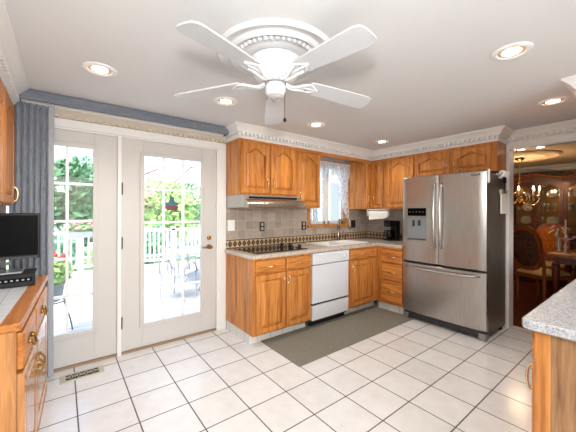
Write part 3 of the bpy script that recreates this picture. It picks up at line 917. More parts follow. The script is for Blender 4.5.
# things stuck on the fridge side
ys = FY0+.005
tag(MB().box(3.50, 3.528, ys-.018, ys-.001, 1.655, 1.80).build('magnetic_clip', WHITE, bevel=.005), 'long white magnetic clip on the front edge of the refrigerator side', 'clip')
t = thing('hook_strip', 'white magnetic hook strip high on the refrigerator side', 'hook', (3.87, ys-.01, 1.70))
MB().box(3.72, 4.02, ys-.012, ys-.001, 1.75, 1.775).build('strip', CHROME, t, bevel=.003)
for x in (3.80, 3.86, 3.93, 3.99):
    MB().tube([(x, ys-.012, 1.765), (x, ys-.03, 1.80), (x, ys-.05, 1.80), (x, ys-.055, 1.765), (x, ys-.035, 1.735), (x, ys-.012, 1.725)], .011, 8).build('hook', WHITE, t, smooth=True)
t = thing('note_pad', 'cream note pad hanging on the refrigerator side below the hooks', 'note pad', (3.93, ys-.02, 1.33))
MB().box(3.84, 4.02, ys-.028, ys-.012, 1.33, 1.555).build('paper_block', PAPER, t, bevel=.002)
MB().box(3.835, 4.025, ys-.030, ys-.004, 1.555, 1.60).build('backing', CREAM, t, bevel=.002)
t = thing('scissors', 'black handled scissors hanging from the hook strip', 'scissors', (3.87, ys-.045, 1.56))
for s_ in (-1, 1):
    a = [Vector((3.865+.024*s_+.022*math.cos(q), ys-.045, 1.70+.032*math.sin(q))) for q in [2*PI*i/12 for i in range(13)]]
    MB().tube(a, .007, 8).build('handle', BLACK, t, smooth=True)
MB().box(3.855, 3.875, ys-.05, ys-.046, 1.56, 1.68).build('blades', BLACK, t)

# ------------------------------------------------------------------ kitchen floor mat and floor vent
m_ = MB(); m_.box(1.63, 3.52, 1.945, 2.575, .0005, .009)
tag(m_.build('floor_mat', MATW, bevel=.004), 'dark grey-brown woven runner mat on the tile in front of the sink', 'mat')
t = thing('floor_vent', 'cream metal floor vent with black scroll openings by the french doors', 'vent', (.135, 2.945, 0))
MB().box(-.012, .285, 2.875, 3.015, .0005, .006).build('grille_frame', CREAM, t, bevel=.002)
MB().box(.025, .248, 2.905, 2.985, .0058, .0068).build('openings', HOLE, t)
m_ = MB()
for i in range(9):
    x = .037+i*.0247
    m_.tube([(x+.011*math.cos(q), 2.945+.030*math.sin(q)*(1 if i % 2 else .55), .0072) for q in [2*PI*j/10 for j in range(11)]], .0024, 5)
m_.box(.025, .248, 2.943, 2.948, .006, .0078); m_.build('scrollwork', CREAM, t)

# ------------------------------------------------------------------ ceiling fan, medallion, recessed lights
FX, FYc, = 1.0, 1.42
md = MB()
md.lathe([(.345, CZ-.001), (.345, CZ-.012), (.332, CZ-.022), (.315, CZ-.018), (.305, CZ-.012), (.285, CZ-.012), (.275, CZ-.026), (.262, CZ-.030), (.25, CZ-.024), (.245, CZ-.012), (.19, CZ-.010), (.15, CZ-.018), (.11, CZ-.02), (.11, CZ-.001)], (FX, FYc, 0), 64)
for i in range(44):
    a = 2*PI*i/44; md.ball((FX+.222*math.cos(a), FYc+.222*math.sin(a), CZ-.014), .0155, 8)
tag(md.build('ceiling_medallion', PLASTER, auto=True, origin=(FX, FYc, CZ-.03)), 'round white plaster medallion with beaded ring on the ceiling above the fan', 'medallion')
t = thing('ceiling_fan', 'white five-blade ceiling fan with pull chain', 'ceiling fan', (FX, FYc, 2.02))
MB().lathe([(.10, CZ-.021), (.135, CZ-.024), (.15, CZ-.036), (.148, CZ-.060), (.138, CZ-.085), (.13, CZ-.11), (.118, CZ-.132), (.085, CZ-.146), (.03, CZ-.15)], (FX, FYc, 0), 40).build('motor_housing', FANW, t, auto=True)
MB().lathe([(.04, CZ-.148), (.062, CZ-.15), (.062, CZ-.164), (.04, CZ-.166)], (FX, FYc, 0), 24).build('steel_collar', CHROME, t, auto=True)
MB().lathe([(.03, CZ-.164), (.055, CZ-.168), (.06, CZ-.176), (.06, CZ-.215), (.05, CZ-.232), (.012, CZ-.24)], (FX, FYc, 0), 28).build('switch_housing', FANW, t, auto=True)
ZB = 2.088
for i in range(5):
    a = math.radians(56.2+72*i); A_ = Vector((math.cos(a), math.sin(a), 0)); T_ = Vector((-math.sin(a), math.cos(a), 0)); Z_ = Vector((0, 0, 1))
    pch = math.radians(8); W_ = T_*math.cos(pch)-Z_*math.sin(pch); N_ = Z_*math.cos(pch)+T_*math.sin(pch)
    C_ = Vector((FX, FYc, ZB+.05)); A_ = (A_-Z_*(.034*A_.dot(Vector((.575, .818, 0)))+.075)).normalized()
    out = []
    r0, r1 = .215, .655
    side = [(r0, .050), (r0+.02, .058), (.45, .068), (.61, .073), (.640, .066), (.654, .050), (r1+.004, .030)]
    loop = [(r, h) for r, h in side]+[(r, -h) for r, h in reversed(side)]
    b_ = MB(); b_.loft([[C_+A_*r+W_*h+N_*.004 for r, h in loop], [C_+A_*r+W_*h-N_*.004 for r, h in loop]])
    bo = b_.build('blade', FANB, t)
    k = MB()
    for s_ in (-1, 1):
        k.tube(bezier(C_+A_*.055+T_*.010*s_-Z_*.012, C_+A_*.11+T_*.010*s_-Z_*.05, C_+A_*.13+W_*.016*s_-N_*.02, C_+A_*.205+W_*.036*s_-N_*.007, 10), .0085, 7)
        k.tube(bezier(C_+A_*.205+W_*.042*s_-N_*.007, C_+A_*.245+W_*.035*s_-N_*.008, C_+A_*.25+W_*.01*s_-N_*.008, C_+A_*.275-N_*.007, 8), .006, 6)
    k.tube([C_+A_*.14-Z_*.02, C_+A_*.18-N_*.01, C_+A_*.28-N_*.008], .007, 6)
    k.build('blade_iron', FANW, bo, smooth=True)
cx_, cy_ = FX+.035, FYc-.045
ch = MB().tube([(cx_, cy_, 2.06), (cx_, cy_, 1.90)], .0022, 6).build('pull_chain', ABRASS, t)
MB().ball((cx_, cy_, 1.888), .010, 10, (1, 1, 1.25)).build('chain_knob', BRONZE, ch, smooth=True)

spots = [(.192, 2.246, 'recessed ceiling light nearest the french doors and vertical blind', 23), (1.079, 2.249, 'recessed ceiling light above the end of the french doors, under the left fan blade', 23),
         (2.122, 2.269, 'recessed ceiling light in front of the tall wall cabinet left of the window', 23), (3.316, 2.285, 'small recessed ceiling light nearest the kitchen corner cabinets', 23),
         (2.03, .545, 'large recessed ceiling light at the right, nearest the camera', 23), (3.212, .579, 'recessed ceiling light beside the crown moulding before the dining room', 23)]
for i, (x, y, lb, e) in enumerate(spots):
    r = thing('recessed_light', lb, 'ceiling light', (x, y, CZ-.012), 'recessed ceiling lights')
    MB().lathe([(.066, CZ-.001), (.098, CZ-.001), (.098, CZ-.006), (.09, CZ-.011), (.07, CZ-.009), (.066, CZ-.004)], (x, y, 0), 32, cap=False).build('trim_ring', WHITE, r, auto=True)
    MB().lathe([(.067, CZ-.0015), (.067, CZ-.005), (.046, CZ-.0035), (.046, CZ-.0015)], (x, y, 0), 28, cap=False).build('baffle', BAFFLE, r, auto=True)
    MB().lathe([(.047, CZ-.0012), (.046, CZ-.006), (.03, CZ-.010), (.008, CZ-.011)], (x, y, 0), 24).build('lamp', LBULB, r, smooth=True)
    light('recessed_lamp', 'SPOT', (x, y, CZ-.02), e, (1, .965, .92), .045, aim=(x, y, 0), spot_size=math.radians(150), spot_blend=.8)

# ------------------------------------------------------------------ left cabinet with television
LB = Vector((-.137, 1.69, 0)); an = math.radians(2.7)
Uv = Vector((math.sin(an), math.cos(an), 0)); Nv = Vector((math.cos(an), -math.sin(an), 0))
FL = frame(LB, Uv, Nv)       # u away along the left wall, w towards the room
LL = 1.17; LH = .87
t = thing('sideboard_cabinet', 'oak cabinet with tiled top under the television at the left wall', 'cabinet', (-.36, 2.28, 0))
MB().fbox(FL, .018, LL, .085, LH-.035, -.47, -.02).build('body', OAKL, t)
MB().fbox(FL, .0, LL, LH-.035, LH, -.47, 0).build('top_edge_band', OAKLY, t, bevel=.006)
tl = MB().fbox(FL, .06, LL-.03, LH-.001, LH+.003, -.47, -.07).build('tile_top', TTILE, t)
m_ = MB(); m_.fbox(FL, .005, LL, .0, .05, -.47, -.005).fbox(FL, .009, LL, .05, .085, -.47, -.012); m_.build('foot_moulding', OAKLY, t, bevel=.006)
m_ = MB()
for i in range(5): m_.fbox(FL, .006, .018, .085, LH-.035, -.055-i*.085-.034, -.055-i*.085+.034)
m_.build('end_boards', OAKL, t, bevel=.008)
Ff = frame(LB+Nv*(-.02), Uv, Nv)
for a, b in ((.045, .42), (.44, 1.02)):
    o = cab_drawer(Ff, a, b, .655, .815, t, OAKLY, handle=False, w0=.001)
    uc = (a+b)/2-.03; h = MB(); h.ball(Ff(uc-.045, .735, .03), .013, 8); h.ball(Ff(uc+.045, .735, .03), .013, 8)
    h.tube(bezier(Ff(uc-.045, .735, .035), Ff(uc-.03, .69, .055), Ff(uc+.03, .69, .055), Ff(uc+.045, .735, .035), 10), .006, 7)
    h.fbox(Ff, uc-.06, uc+.06, .72, .765, .021, .025); h.build('handle', ABRASS, o, auto=True)
for a, b, s_ in ((.045, .47, 'r'), (.49, 1.02, 'l')):
    do = cab_door(Ff, a, b, .11, .635, t, OAKL, 0, None, w0=.001)
    u = b-.028 if s_ == 'r' else a+.028; h = MB()
    h.ball(Ff(u, .53, .03), .012, 8); h.ball(Ff(u, .46, .03), .012, 8); h.tube(bezier(Ff(u, .53, .035), Ff(u, .51, .062), Ff(u, .45, .062), Ff(u, .46, .035), 10), .006, 7); h.fbox(Ff, u-.012, u+.012, .44, .55, .021, .024); h.build('handle', ABRASS, do, auto=True)

ty = 2.50
t = thing('television', 'black flat screen television on the oak cabinet at the left', 'television', (-.38, ty+.05, LH+.003))
MB().box(-.635, -.112, ty, ty+.045, 1.045, 1.335).build('housing', BLACK, t, bevel=.006)
MB().box(-.625, -.124, ty-.003, ty+.001, 1.068, 1.322).build('screen', SCREEN, t)
MB().box(-.62, -.125, ty-.006, ty, 1.048, 1.060).build('lower_bezel', DARKG, t)
MB().box(-.43, -.33, ty+.015, ty+.04, .985, 1.05).build('neck', BLACK, t)
MB().box(-.56, -.20, ty+.0, ty+.14, .952, .966).build('stand', SILVER, t, bevel=.004)
MB().box(-.48, -.28, ty+.02, ty+.06, .964, .99).build('stand_neck', DARKG, t, bevel=.004)
t = thing('set_top_box', 'black media box under the television on the oak cabinet', 'media box', (-.38, ty+.05, LH+.004))
MB().box(-.62, -.135, ty-.03, ty+.20, LH+.008, .950).build('case', BLACK, t, bevel=.004)
MB().box(-.60, -.15, ty-.032, ty-.029, .905, .93).build('front_panel', SCREEN, t)
for i in range(7): MB().box(-.33+i*.026, -.318+i*.026, ty-.034, ty-.031, .913, .921).build('button', SILVER, t)

# left wall cabinets
t = thing('wall_cabinet', 'oak wall cabinet at the left edge above the television', 'cabinet', (-.47, 2.5, 1.385), 'oak wall cabinets')
FLU = frame((-.30, 1.9, 0), (0, 1, 0), (1, 0, 0))
carcass(FLU, 0, 1.02, 1.385, 2.135, .335, t, OAK)
cab_door(FLU, .02, .50, 1.40, 2.10, t, OAK, .075, None); cab_door(FLU, .52, 1.00, 1.40, 2.10, t, OAK, .075, 'r', 1.47, hl=.10)

# ------------------------------------------------------------------ peninsula at the right
t = thing('peninsula_cabinet', 'oak peninsula cabinet with pale end panel at the right foreground', 'cabinet', (2.8, .06, 0))
PX = 1.55; PY = .335
MB().box(PX+.006, XR-.01, -.28, PY-.018, 0, .875).build('body', OAK, t)
MB().box(PX, PX+.006, -.28, PY-.05, 0, .875).build('end_panel', OAKP, t)
MB().box(PX-.002, PX+.05, PY-.05, PY, 0, .875).build('corner_stile', OAK, t, bevel=.003)
FP = frame((PX, PY-.018, 0), (1, 0, 0), (0, 1, 0))
MB().fbox(FP, .0, 2.5, .10, .13, 0, .016).fbox(FP, 0, 2.5, .85, .875, 0, .016).build('face_frame', OAK, t)
for i in range(4):
    u = .055+i*.50; do = cab_door(FP, u, u+.47, .12, .70, t, OAK, 0, None, w0=.016)
    dd = cab_drawer(FP, u, u+.47, .715, .845, t, OAKX, handle=(i > 0), w0=.016)
    if i == 0:
        pull(FP, u+.03, .565, u+.03, .685, .036, do, r=.0052, out=.036)
        pass
m_ = MB(); poly = [(PX-.06+.03, .37), (XR-.012, .37), (XR-.012, -.32), (PX-.06, -.32), (PX-.06, .34)]
m_.prism([(PX-.06+.03, .37), (PX-.06+.009, .361), (PX-.06, .34), (PX-.06, -.32), (XR-.012, -.32), (XR-.012, .37)], lambda p, t_: (p[0], p[1], .876+.038*t_))
tag(m_.build('countertop', GRANITE2, bevel=.006), 'light grey speckled countertop on the peninsula at the right foreground', 'countertop')
t = thing('wall_cabinet', 'oak wall cabinet hung over the peninsula below the right-hand crown moulding', 'cabinet', (3.4, .2, 1.40), 'oak wall cabinets')
FPU = frame((2.82, .35, 0), (1, 0, 0), (0, 1, 0)); carcass(FPU, 0, 1.28, 1.40, 2.134, .33, t, OAK)
cab_door(FPU, .02, .63, 1.42, 2.10, t, OAK, .07, 'r', 1.55); cab_door(FPU, .65, 1.26, 1.42, 2.10, t, OAK, .07, 'l', 1.55)

# ------------------------------------------------------------------ dining room
DXA, DXB, DYA, DYB = XR+.13, 7.65, -1.6, 2.6
tag(MB().box(DXA, DXB, DYA, DYB, -.1, 0).build('floor', DFLOOR, origin=(0, 0, 0)), kind='structure')
tag(MB().box(DXA, DXB+.1, DYA-.1, DYB+.1, CZ, CZ+.1).build('ceiling', DCEIL, origin=(0, 0, 0)), kind='structure')
struct('wall_dining_far', MB().box(DXB, DXB+.1, DYA-.1, DYB+.1, 0, CZ), DWALL)
struct('wall_dining_left', MB().box(DXA, DXB, DYB, DYB+.1, 0, CZ), DWALL)
struct('wall_dining_right', MB().box(DXA, DXB, DYA-.1, DYA, 0, CZ), DWALL)
struct('trim_15', MB().box(DXB-.006, DXB, DYA, DYB, 1.93, 2.16).box(DXA, DXB, DYB-.006, DYB, 1.93, 2.16), BORDERP)
crown('trim_16', (DXB, DYB, 0), (0, -1, 0), (-1, 0, 0), DYB-DYA, 2.165, dent=False)
struct('trim_17', MB().box(DXB-.02, DXB, DYA, DYB, 0, .12), TRIM)
mx, my = 5.98, 1.49
m_ = MB(); m_.lathe([(.52, CZ-.001), (.52, CZ-.015), (.48, CZ-.035), (.45, CZ-.014), (.36, CZ-.012), (.32, CZ-.035), (.29, CZ-.014), (.12, CZ-.012), (.08, CZ-.03), (.02, CZ-.03)], (mx, my, 0), 48)
tag(m_.build('ceiling_medallion', DCEIL, auto=True, origin=(mx, my, CZ-.03)), 'wide ringed medallion on the dining room ceiling above the chandelier', 'medallion')
for i, y in enumerate((1.03, .86)):
    lb = ('small soffit light at the left end of the dining room opening', 'small soffit light further right in the top of the dining room opening')[i]
    r = thing('soffit_light', lb, 'soffit light', (XR+.065, y, OZ-.02), 'soffit lights in the dining room opening')
    MB().lathe([(.048, OZ-.0125), (.048, OZ-.02), (.036, OZ-.02)], (XR+.065, y, 0), 20).build('ring', WHITE, r)
    MB().lathe([(.035, OZ-.0195), (.03, OZ-.023), (.005, OZ-.024)], (XR+.065, y, 0), 20).build('lamp', LBULB, r)

# chandelier
t = thing('chandelier', 'brass candle chandelier hanging in the dining room', 'chandelier', (mx, my, 1.45))
MB().lathe([(.07, CZ-.03), (.07, CZ-.04), (.03, CZ-.07), (.01, CZ-.08)], (mx, my, 0), 18).build('canopy', ABRASS, t, smooth=True)
MB().tube([(mx, my, CZ-.07), (mx, my, 1.84)], .006, 6).build('chain', ABRASS, t)
MB().lathe([(.006, 1.86), (.025, 1.83), (.015, 1.78), (.04, 1.72), (.03, 1.66), (.014, 1.60), (.05, 1.55), (.065, 1.51), (.03, 1.47), (.012, 1.45), (.018, 1.43), (.004, 1.41)], (mx, my, 0), 16).build('column', ABRASS, t, smooth=True)
for i in range(8):
    a = 2*PI*i/8+.2; D_ = Vector((math.cos(a), math.sin(a), 0)); C_ = Vector((mx, my, 0))
    ar = MB(); ar.tube(bezier(C_+D_*.04+up*1.54, C_+D_*.13+up*1.40, C_+D_*.24+up*1.46, C_+D_*.25+up*1.60, 12), .007, 7)
    ar.tube(bezier(C_+D_*.03+up*1.64, C_+D_*.10+up*1.74, C_+D_*.16+up*1.56, C_+D_*.11+up*1.52, 10), .005, 6)
    ao = ar.build('arm', BRASS, t, smooth=True)
    MB().lathe([(.01, 1.595), (.036, 1.605), (.038, 1.612), (.012, 1.612)], C_+D_*.25, 12).build('drip_cup', BRASS, ao, smooth=True)
    MB().lathe([(.010, 1.612), (.010, 1.70)], C_+D_*.25, 10).build('candle_sleeve', WAX, ao)
    MB().lathe([(.007, 1.70), (.013, 1.72), (.010, 1.745), (.002, 1.765)], C_+D_*.25, 10).build('flame_bulb', FLAME, ao, smooth=True)
    dr_ = MB(); dr_.ball(C_+D_*.25+up*1.565, .014, 8, (1, 1, 1.6)); dr_.ball(C_+D_*.15+up*1.41, .014, 8, (1, 1, 1.6)); dr_.build('crystal_drop', CRYST, ao, smooth=True)
light('chandelier_glow', 'POINT', (mx, my, 1.80), 34, (1, .68, .40), .04)

# china cabinet
KX, KY0, KY1 = 7.18, .30, 1.98
t = thing('china_cabinet', 'tall carved mahogany china cabinet with lit glass doors in the dining room', 'china cabinet', (7.4, 1.14, 0))
KB = DXB-.03
FK = frame((KX, KY1, 0), (0, -1, 0), (-1, 0, 0)); KW = KY1-KY0
MB().box(KX-.06, KB, KY0-.03, KY1+.03, .06, .86).build('buffet_base', MAHOG, t, bevel=.01)
MB().box(KX-.08, KB, KY0-.05, KY1+.05, .86, .90).build('buffet_top', MAHOG, t, bevel=.01)
MB().box(KX-.04, KB, KY0-.02, KY1+.02, 0, .06).build('plinth', MAHOG, t)
m_ = MB(); m_.box(KX, KB, KY0, KY0+.03, .90, 1.93).box(KX, KB, KY1-.03, KY1, .90, 1.93).box(KX, KB, KY0, KY1, 1.90, 1.93); m_.build('hutch_sides', MAHOG, t)
MB().box(KB-.02, KB, KY0+.03, KY1-.03, .90, 1.90).build('hutch_back', mat('golden_back_panel', lin(196, 142, 78), .5), t)
for z in (1.10, 1.36, 1.62): MB().box(KX+.03, KB-.02, KY0+.03, KY1-.03, z-.006, z+.006).build('glass_shelf', CGLASS, t)
for i in range(4):
    a, b = .03+i*(KW-.06)/4, .03+(i+1)*(KW-.06)/4
    m_ = MB(); s_ = .055
    rin = []
    inn = arch_loop(FK, a+s_, b-s_, .97, 1.86, .06, .03); inb = arch_loop(FK, a+s_, b-s_, .97, 1.86, .06, .0)
    def outk(w_):
        p = [FK(a+.004, .905, w_), FK(b-.004, .905, w_)]
        for k in range(15): p.append(FK(b-.004+(a-b+.008)*k/14, 1.93, w_))
        return p
    m_.loft([outk(0), outk(.03), inn, inb], True, False); do = m_.build('door', MAHOG, t)
    MB().fbox(FK, a+s_-.005, b-s_+.005, .965, 1.865, .010, .013).build('glass', CGLASS, do)
    MB().ball(FK(b-.03 if i % 2 == 0 else a+.03, 1.30, .04), .012, 8).build('knob', ABRASS, do)
    cab_door(frame((KX-.06, KY1, 0), (0, -1, 0), (-1, 0, 0)), a+.01, b-.01, .10, .82, t, MAHOG, 0, 'r' if i % 2 == 0 else 'l', .5)
# arched serpentine cornice
poly = [(0-.05, 1.93)]
for i in range(41):
    u = i/40; yv = 1.955+.10*(.5-.5*math.cos(u*2*PI*2))**1.2+.03*math.sin(u*PI)
    poly.append((-.05+(KW+.10)*u, yv))
poly.append((KW+.05, 1.93))
m_ = MB(); m_.prism(poly, lambda p, t_: FK(p[0], p[1], -.25+.33*t_)); m_.build('arched_cornice', MAHOG, t)
m_ = MB()
for dz, r in ((.0, .016), (-.035, .010)):
    m_.tube([FK(p[0], p[1]+dz, .085) for p in poly[1:-1]], r, 7)
m_.build('cornice_moulding', MAHOGL, t, smooth=True)
light('china_cabinet_lamp', 'AREA', (KX+.16, (KY0+KY1)/2, 1.885), 2.4, (1, .72, .42), .1, 1.5, aim=(KX+.17, (KY0+KY1)/2, 0))

# crockery in the cabinet
PLATEM = mat('china', lin(222, 214, 200), .2); BLUECH = mat('grey_blue_china', lin(120, 116, 118), .3)
pl = None
spots_p = [(1.755, 1.106, .085), (1.60, 1.106, .07), (1.72, 1.366, .09), (1.36, 1.626, .08), (1.16, 1.366, .08), (.98, 1.626, .08), (1.36, 1.106, .08)]
lbp = ['china plate standing on the lowest left shelf of the china cabinet', 'second china plate from the left on the lowest cabinet shelf', 'china plate on the middle left shelf of the china cabinet',
       'large plate on the top shelf behind the second cabinet door', 'china plate on the middle shelf behind the third cabinet door', 'large plate on the top shelf behind the third cabinet door', 'third china plate from the left on the lowest cabinet shelf']
for (y, z, r), lb in zip(spots_p, lbp):
    m_ = MB(); A_ = (Vector((0, 1, 0)), Vector((.25, 0, .97)).normalized(), Vector((-.97, 0, .25)).normalized())
    m_.lathe([(.004, 0), (r*.6, 0), (r*.7, .006), (r, .014), (r, .018), (r*.7, .010), (r*.6, .005), (.004, .005)], (KX+.30, y, z+r*.97), 22, A_)
    tag(m_.build('plate', PLATEM, auto=True), lb, 'plate', 'plates in the china cabinet')
gs = [(1.80, 1.626), (1.68, 1.626), (1.60, 1.366), (1.46, 1.366), (1.40, 1.366), (1.30, 1.366), (1.47, 1.626), (1.24, 1.626), (1.06, 1.366), (.92, 1.366), (1.08, 1.626), (1.48, 1.106), (1.25, 1.106)]
lbc = {1.626: 'top', 1.366: 'middle', 1.106: 'lowest'}
cnt = {}
ordn = ['first', 'second', 'third', 'fourth', 'fifth', 'sixth', 'seventh', 'eighth']
for y, z in sorted(gs, key=lambda q: (-q[1], -q[0])):
    m_ = MB(); m_.lathe([(.028, 0), (.028, .004), (.006, .012), (.005, .06), (.026, .085), (.034, .12), (.03, .15), (.028, .15), (.03, .12), (.02, .088), (.002, .08)], (KX+.17, y, z), 14)
    k = cnt.get(z, 0); cnt[z] = k+1
    tag(m_.build('goblet', CRYST, smooth=True), '%s crystal goblet from the left on the %s shelf of the china cabinet' % (ordn[k], lbc[z]), 'goblet', 'goblets in the china cabinet')

# dining table
t = thing('dining_table', 'dark wooden dining table seen through the opening', 'table', (6.0, .2, 0))
TX0, TX1, TY0, TY1 = 5.30, 6.35, -1.2, 1.05
MB().box(TX0, TX1, TY0, TY1, .725, .76).build('tabletop', MAHOGL, t, bevel=.012, seg=3)
MB().box(TX0+.08, TX1-.08, TY0+.08, TY1-.08, .64, .725).build('apron', MAHOG, t)
for x in (TX0+.11, TX1-.11):
    for y in (TY0+.11, TY1-.11): MB().lathe([(.022, 0), (.028, .05), (.02, .15), (.034, .35), (.045, .55), (.045, .64)], (x, y, 0), 12).build('leg', MAHOG, t, smooth=True)


def dining_chair(loc, rz, label, seatm, backm, topz=1.12):
    r = bpy.data.objects.new('dining_chair', None); COL.objects.link(r); tag(r, label, 'chair', 'dining chairs')
    LOCW[r.name] = Vector((0, 0, 0))
    # local: faces +x
    for s_ in (-1, 1):
        MB().tube(bezier((-.20, s_*.18, 0), (-.17, s_*.19, .25), (-.20, s_*.20, .45), (-.25, s_*.215, .80), 10), [.017, .018, .019, .02, .021, .022, .022, .021, .02, .019, .018], 8).build('leg', MAHOGL, r, smooth=True)
        MB().tube(bezier((.24, s_*.21, 0), (.20, s_*.19, .15), (.27, s_*.24, .28), (.22, s_*.21, .42), 10), [.02, .016, .016, .017, .02, .024, .027, .029, .03, .03, .03], 8).build('leg', MAHOGL, r, smooth=True)
    m_ = MB(); q = [(-.22, -.20), (.24, -.25), (.24, .25), (-.22, .20)]
    m_.loft([[(x, y, .385) for x, y in q], [(x, y, .44) for x, y in q]]); m_.build('seat_rail', MAHOGL, r, bevel=.008)
    m_ = MB(); m_.loft([[(x*.97, y*.95, .44) for x, y in q], [(x*.99, y*.97, .47) for x, y in q], [(x*.8, y*.8, .495) for x, y in q]]); m_.build('seat_cushion', seatm, r, bevel=.01)
    # shield back
    def outline(k, dx):
        pts = []
        for i in range(28):
            a = 2*PI*i/28; y = .235*k*math.copysign(abs(math.cos(a))**.7, math.cos(a))*(1+.08*math.sin(a)); z = .81+(.31*k)*math.copysign(abs(math.sin(a))**.75, math.sin(a))+(.03*k*math.cos(2*a+PI) if math.sin(a) > 0 else 0)
            pts.append((-.235-(z-.5)*.16+dx, y, z))
        return pts
    f_ = MB(); o1, i1 = outline(1.0, -.02), outline(.82, -.02); o2, i2 = outline(1.0, .02), outline(.82, .02)
    f_.loft([i1, o1, o2, i2, i1], True, False); f_.build('back_frame', MAHOGL, r, auto=True)
    p_ = MB(); p_.loft([outline(.5, -.022), outline(.84, -.012), outline(.84, .012), outline(.5, .03)]); p_.build('back_pad', backm, r, smooth=True)
    m_ = MB()
    for s_ in (-1, 1): m_.tube(bezier((-.33, s_*.10, 1.10), (-.34, s_*.07, 1.15), (-.34, s_*.03, 1.12), (-.335, 0, 1.14), 6), .014, 7)
    m_.build('crest_carving', MAHOGL, r, smooth=True)
    r.location = loc; r.rotation_euler = (0, 0, rz)
    return r


dining_chair((5.64, 1.15, 0), math.radians(-25), 'dining chair with dark floral back and cream seat, nearest the opening', SEATF, DARKUP)
dining_chair((6.62, 1.18, 0), math.radians(195), 'dining chair with gold upholstered back facing the opening', SEATF, GOLDUP)

# on the table: candle, flowers
t = thing('candle_holder', 'crystal candle holder with a tall white candle on the dining table', 'candle holder', (5.62, .87, .762))
px, py = 5.62, .875
MB().lathe([(.055, .762), (.055, .772), (.02, .79), (.012, .83), (.028, .86), (.014, .89), (.012, .93), (.05, .97), (.055, .985), (.014, .985)], (px, py, 0), 16).build('stem', CRYST, t, smooth=True)
MB().lathe([(.011, .985), (.009, 1.24), (.003, 1.25)], (px, py, 0), 10).build('candle', WAX, t)
for i in range(6):
    a = PI*i/3; MB().tube(bezier((px+.05*math.cos(a), py+.05*math.sin(a), .98), (px+.08*math.cos(a), py+.08*math.sin(a), .96), (px+.10*math.cos(a), py+.10*math.sin(a), .99), (px+.11*math.cos(a), py+.11*math.sin(a), 1.02), 6), .007, 6).build('crystal_arm', CRYST, t, smooth=True)
m_ = MB(); m_.lathe([(.001, .7605), (.19, .7605), (.2, .762), (.001, .764)], (px, py-.02, 0), 20)
tag(m_.build('doily', LACE), 'tan lace doily under the candle holder on the dining table', 'doily')
t = thing('flower_vase', 'silver vase with white flower sprays on the dining table', 'vase', (5.85, 1.0, .762))
MB().lathe([(.03, .761), (.035, .77), (.015, .80), (.03, .85), (.034, .90), (.022, .95), (.024, .955), (.01, .95)], (5.85, .985, 0), 14).build('vase', CRYST, t, smooth=True)
WFL = mat('white_petals', lin(232, 226, 214), .6)
for i in range(7):
    a = i*.9+.3; sx, sy = .09*math.cos(a), .09*math.sin(a); hz = 1.02+.05*math.sin(i*1.7)
    st_ = MB().tube(bezier((5.85, .985, .94), (5.85, .985, hz), (5.85+sx*.6, .985+sy*.6, hz+.09), (5.85+sx*1.2, .985+sy*1.2, hz+.05), 7), .003, 5).build('stem', LEAF, t)
    fm = MB()
    for k in range(4): fm.ball((5.85+sx*(.7+.18*k), .985+sy*(.7+.18*k), hz+.075-.012*k), .014, 6, (1, 1, .7))
    fm.build('blossoms', WFL, st_, smooth=True)

# ------------------------------------------------------------------ outside: deck, railing, garden
mD = mat('deck_boards', lin(206, 206, 204), .65); Nd = Nodes(mD); Xd, Yd, Zd = Nd.sep(Nd.coord())
gd = Nd.math('LESS_THAN', Nd.math('FRACT', Nd.math('DIVIDE', Yd, .14)), .06)
Nd.color(Nd.mix(gd, Nd.ramp(Nd.noise(Nd.coord((.4, 6, 1)), 4, 3), [(.3, lin(152, 152, 148)), (.7, lin(182, 180, 174))]), lin(84, 84, 82)))
struct('deck', MB().box(-4, 9, YW+.16, 8.7, -.2, -.10), mD)
gm = mat('lawn', lin(128, 160, 96), .9); Ng = Nodes(gm); Ng.color(Ng.ramp(Ng.noise(Ng.coord(), 3, 4), [(.3, lin(104, 140, 80)), (.7, lin(150, 178, 116))]))
struct('ground', MB().box(-25, 40, 3.3, 45, -.9, -.7), gm)
t = thing('deck_railing', 'white deck railing with balusters at the far edge of the deck', 'railing', (2.5, 8.6, -.1))
MB().box(-4, 9, 8.55, 8.66, .80, .86).build('top_rail', WHITE, t)
MB().box(-4, 9, 8.58, 8.63, -.02, .04).build('bottom_rail', WHITE, t)
for i in range(7): MB().box(-4+i*2.15, -3.89+i*2.15, 8.55, 8.66, -.1, .92).build('post', WHITE, t)
for i in range(100):
    x = -3.4+i*.115; MB().box(x-.018, x+.018, 8.59, 8.62, .03, .81).build('baluster', WHITE, t)


def leaves(n, c, rad, size, hollow=.35):
    m_ = MB(); c = Vector(c)
    for i in range(n):
        while True:
            p = Vector((random.uniform(-1, 1), random.uniform(-1, 1), random.uniform(-1, 1)))
            if hollow < p.length < 1: break
        q = c+Vector((p.x*rad[0], p.y*rad[1], p.z*rad[2]))
        a = Vector((random.gauss(0, 1), random.gauss(0, 1), random.gauss(0, 1))).normalized(); b = a.orthogonal().normalized()
        s_ = size*random.uniform(.6, 1.3)
        m_.add([q-a*s_, q-b*s_*.5, q+a*s_, q+b*s_*.5], [(0, 1, 2, 3)])
    return m_


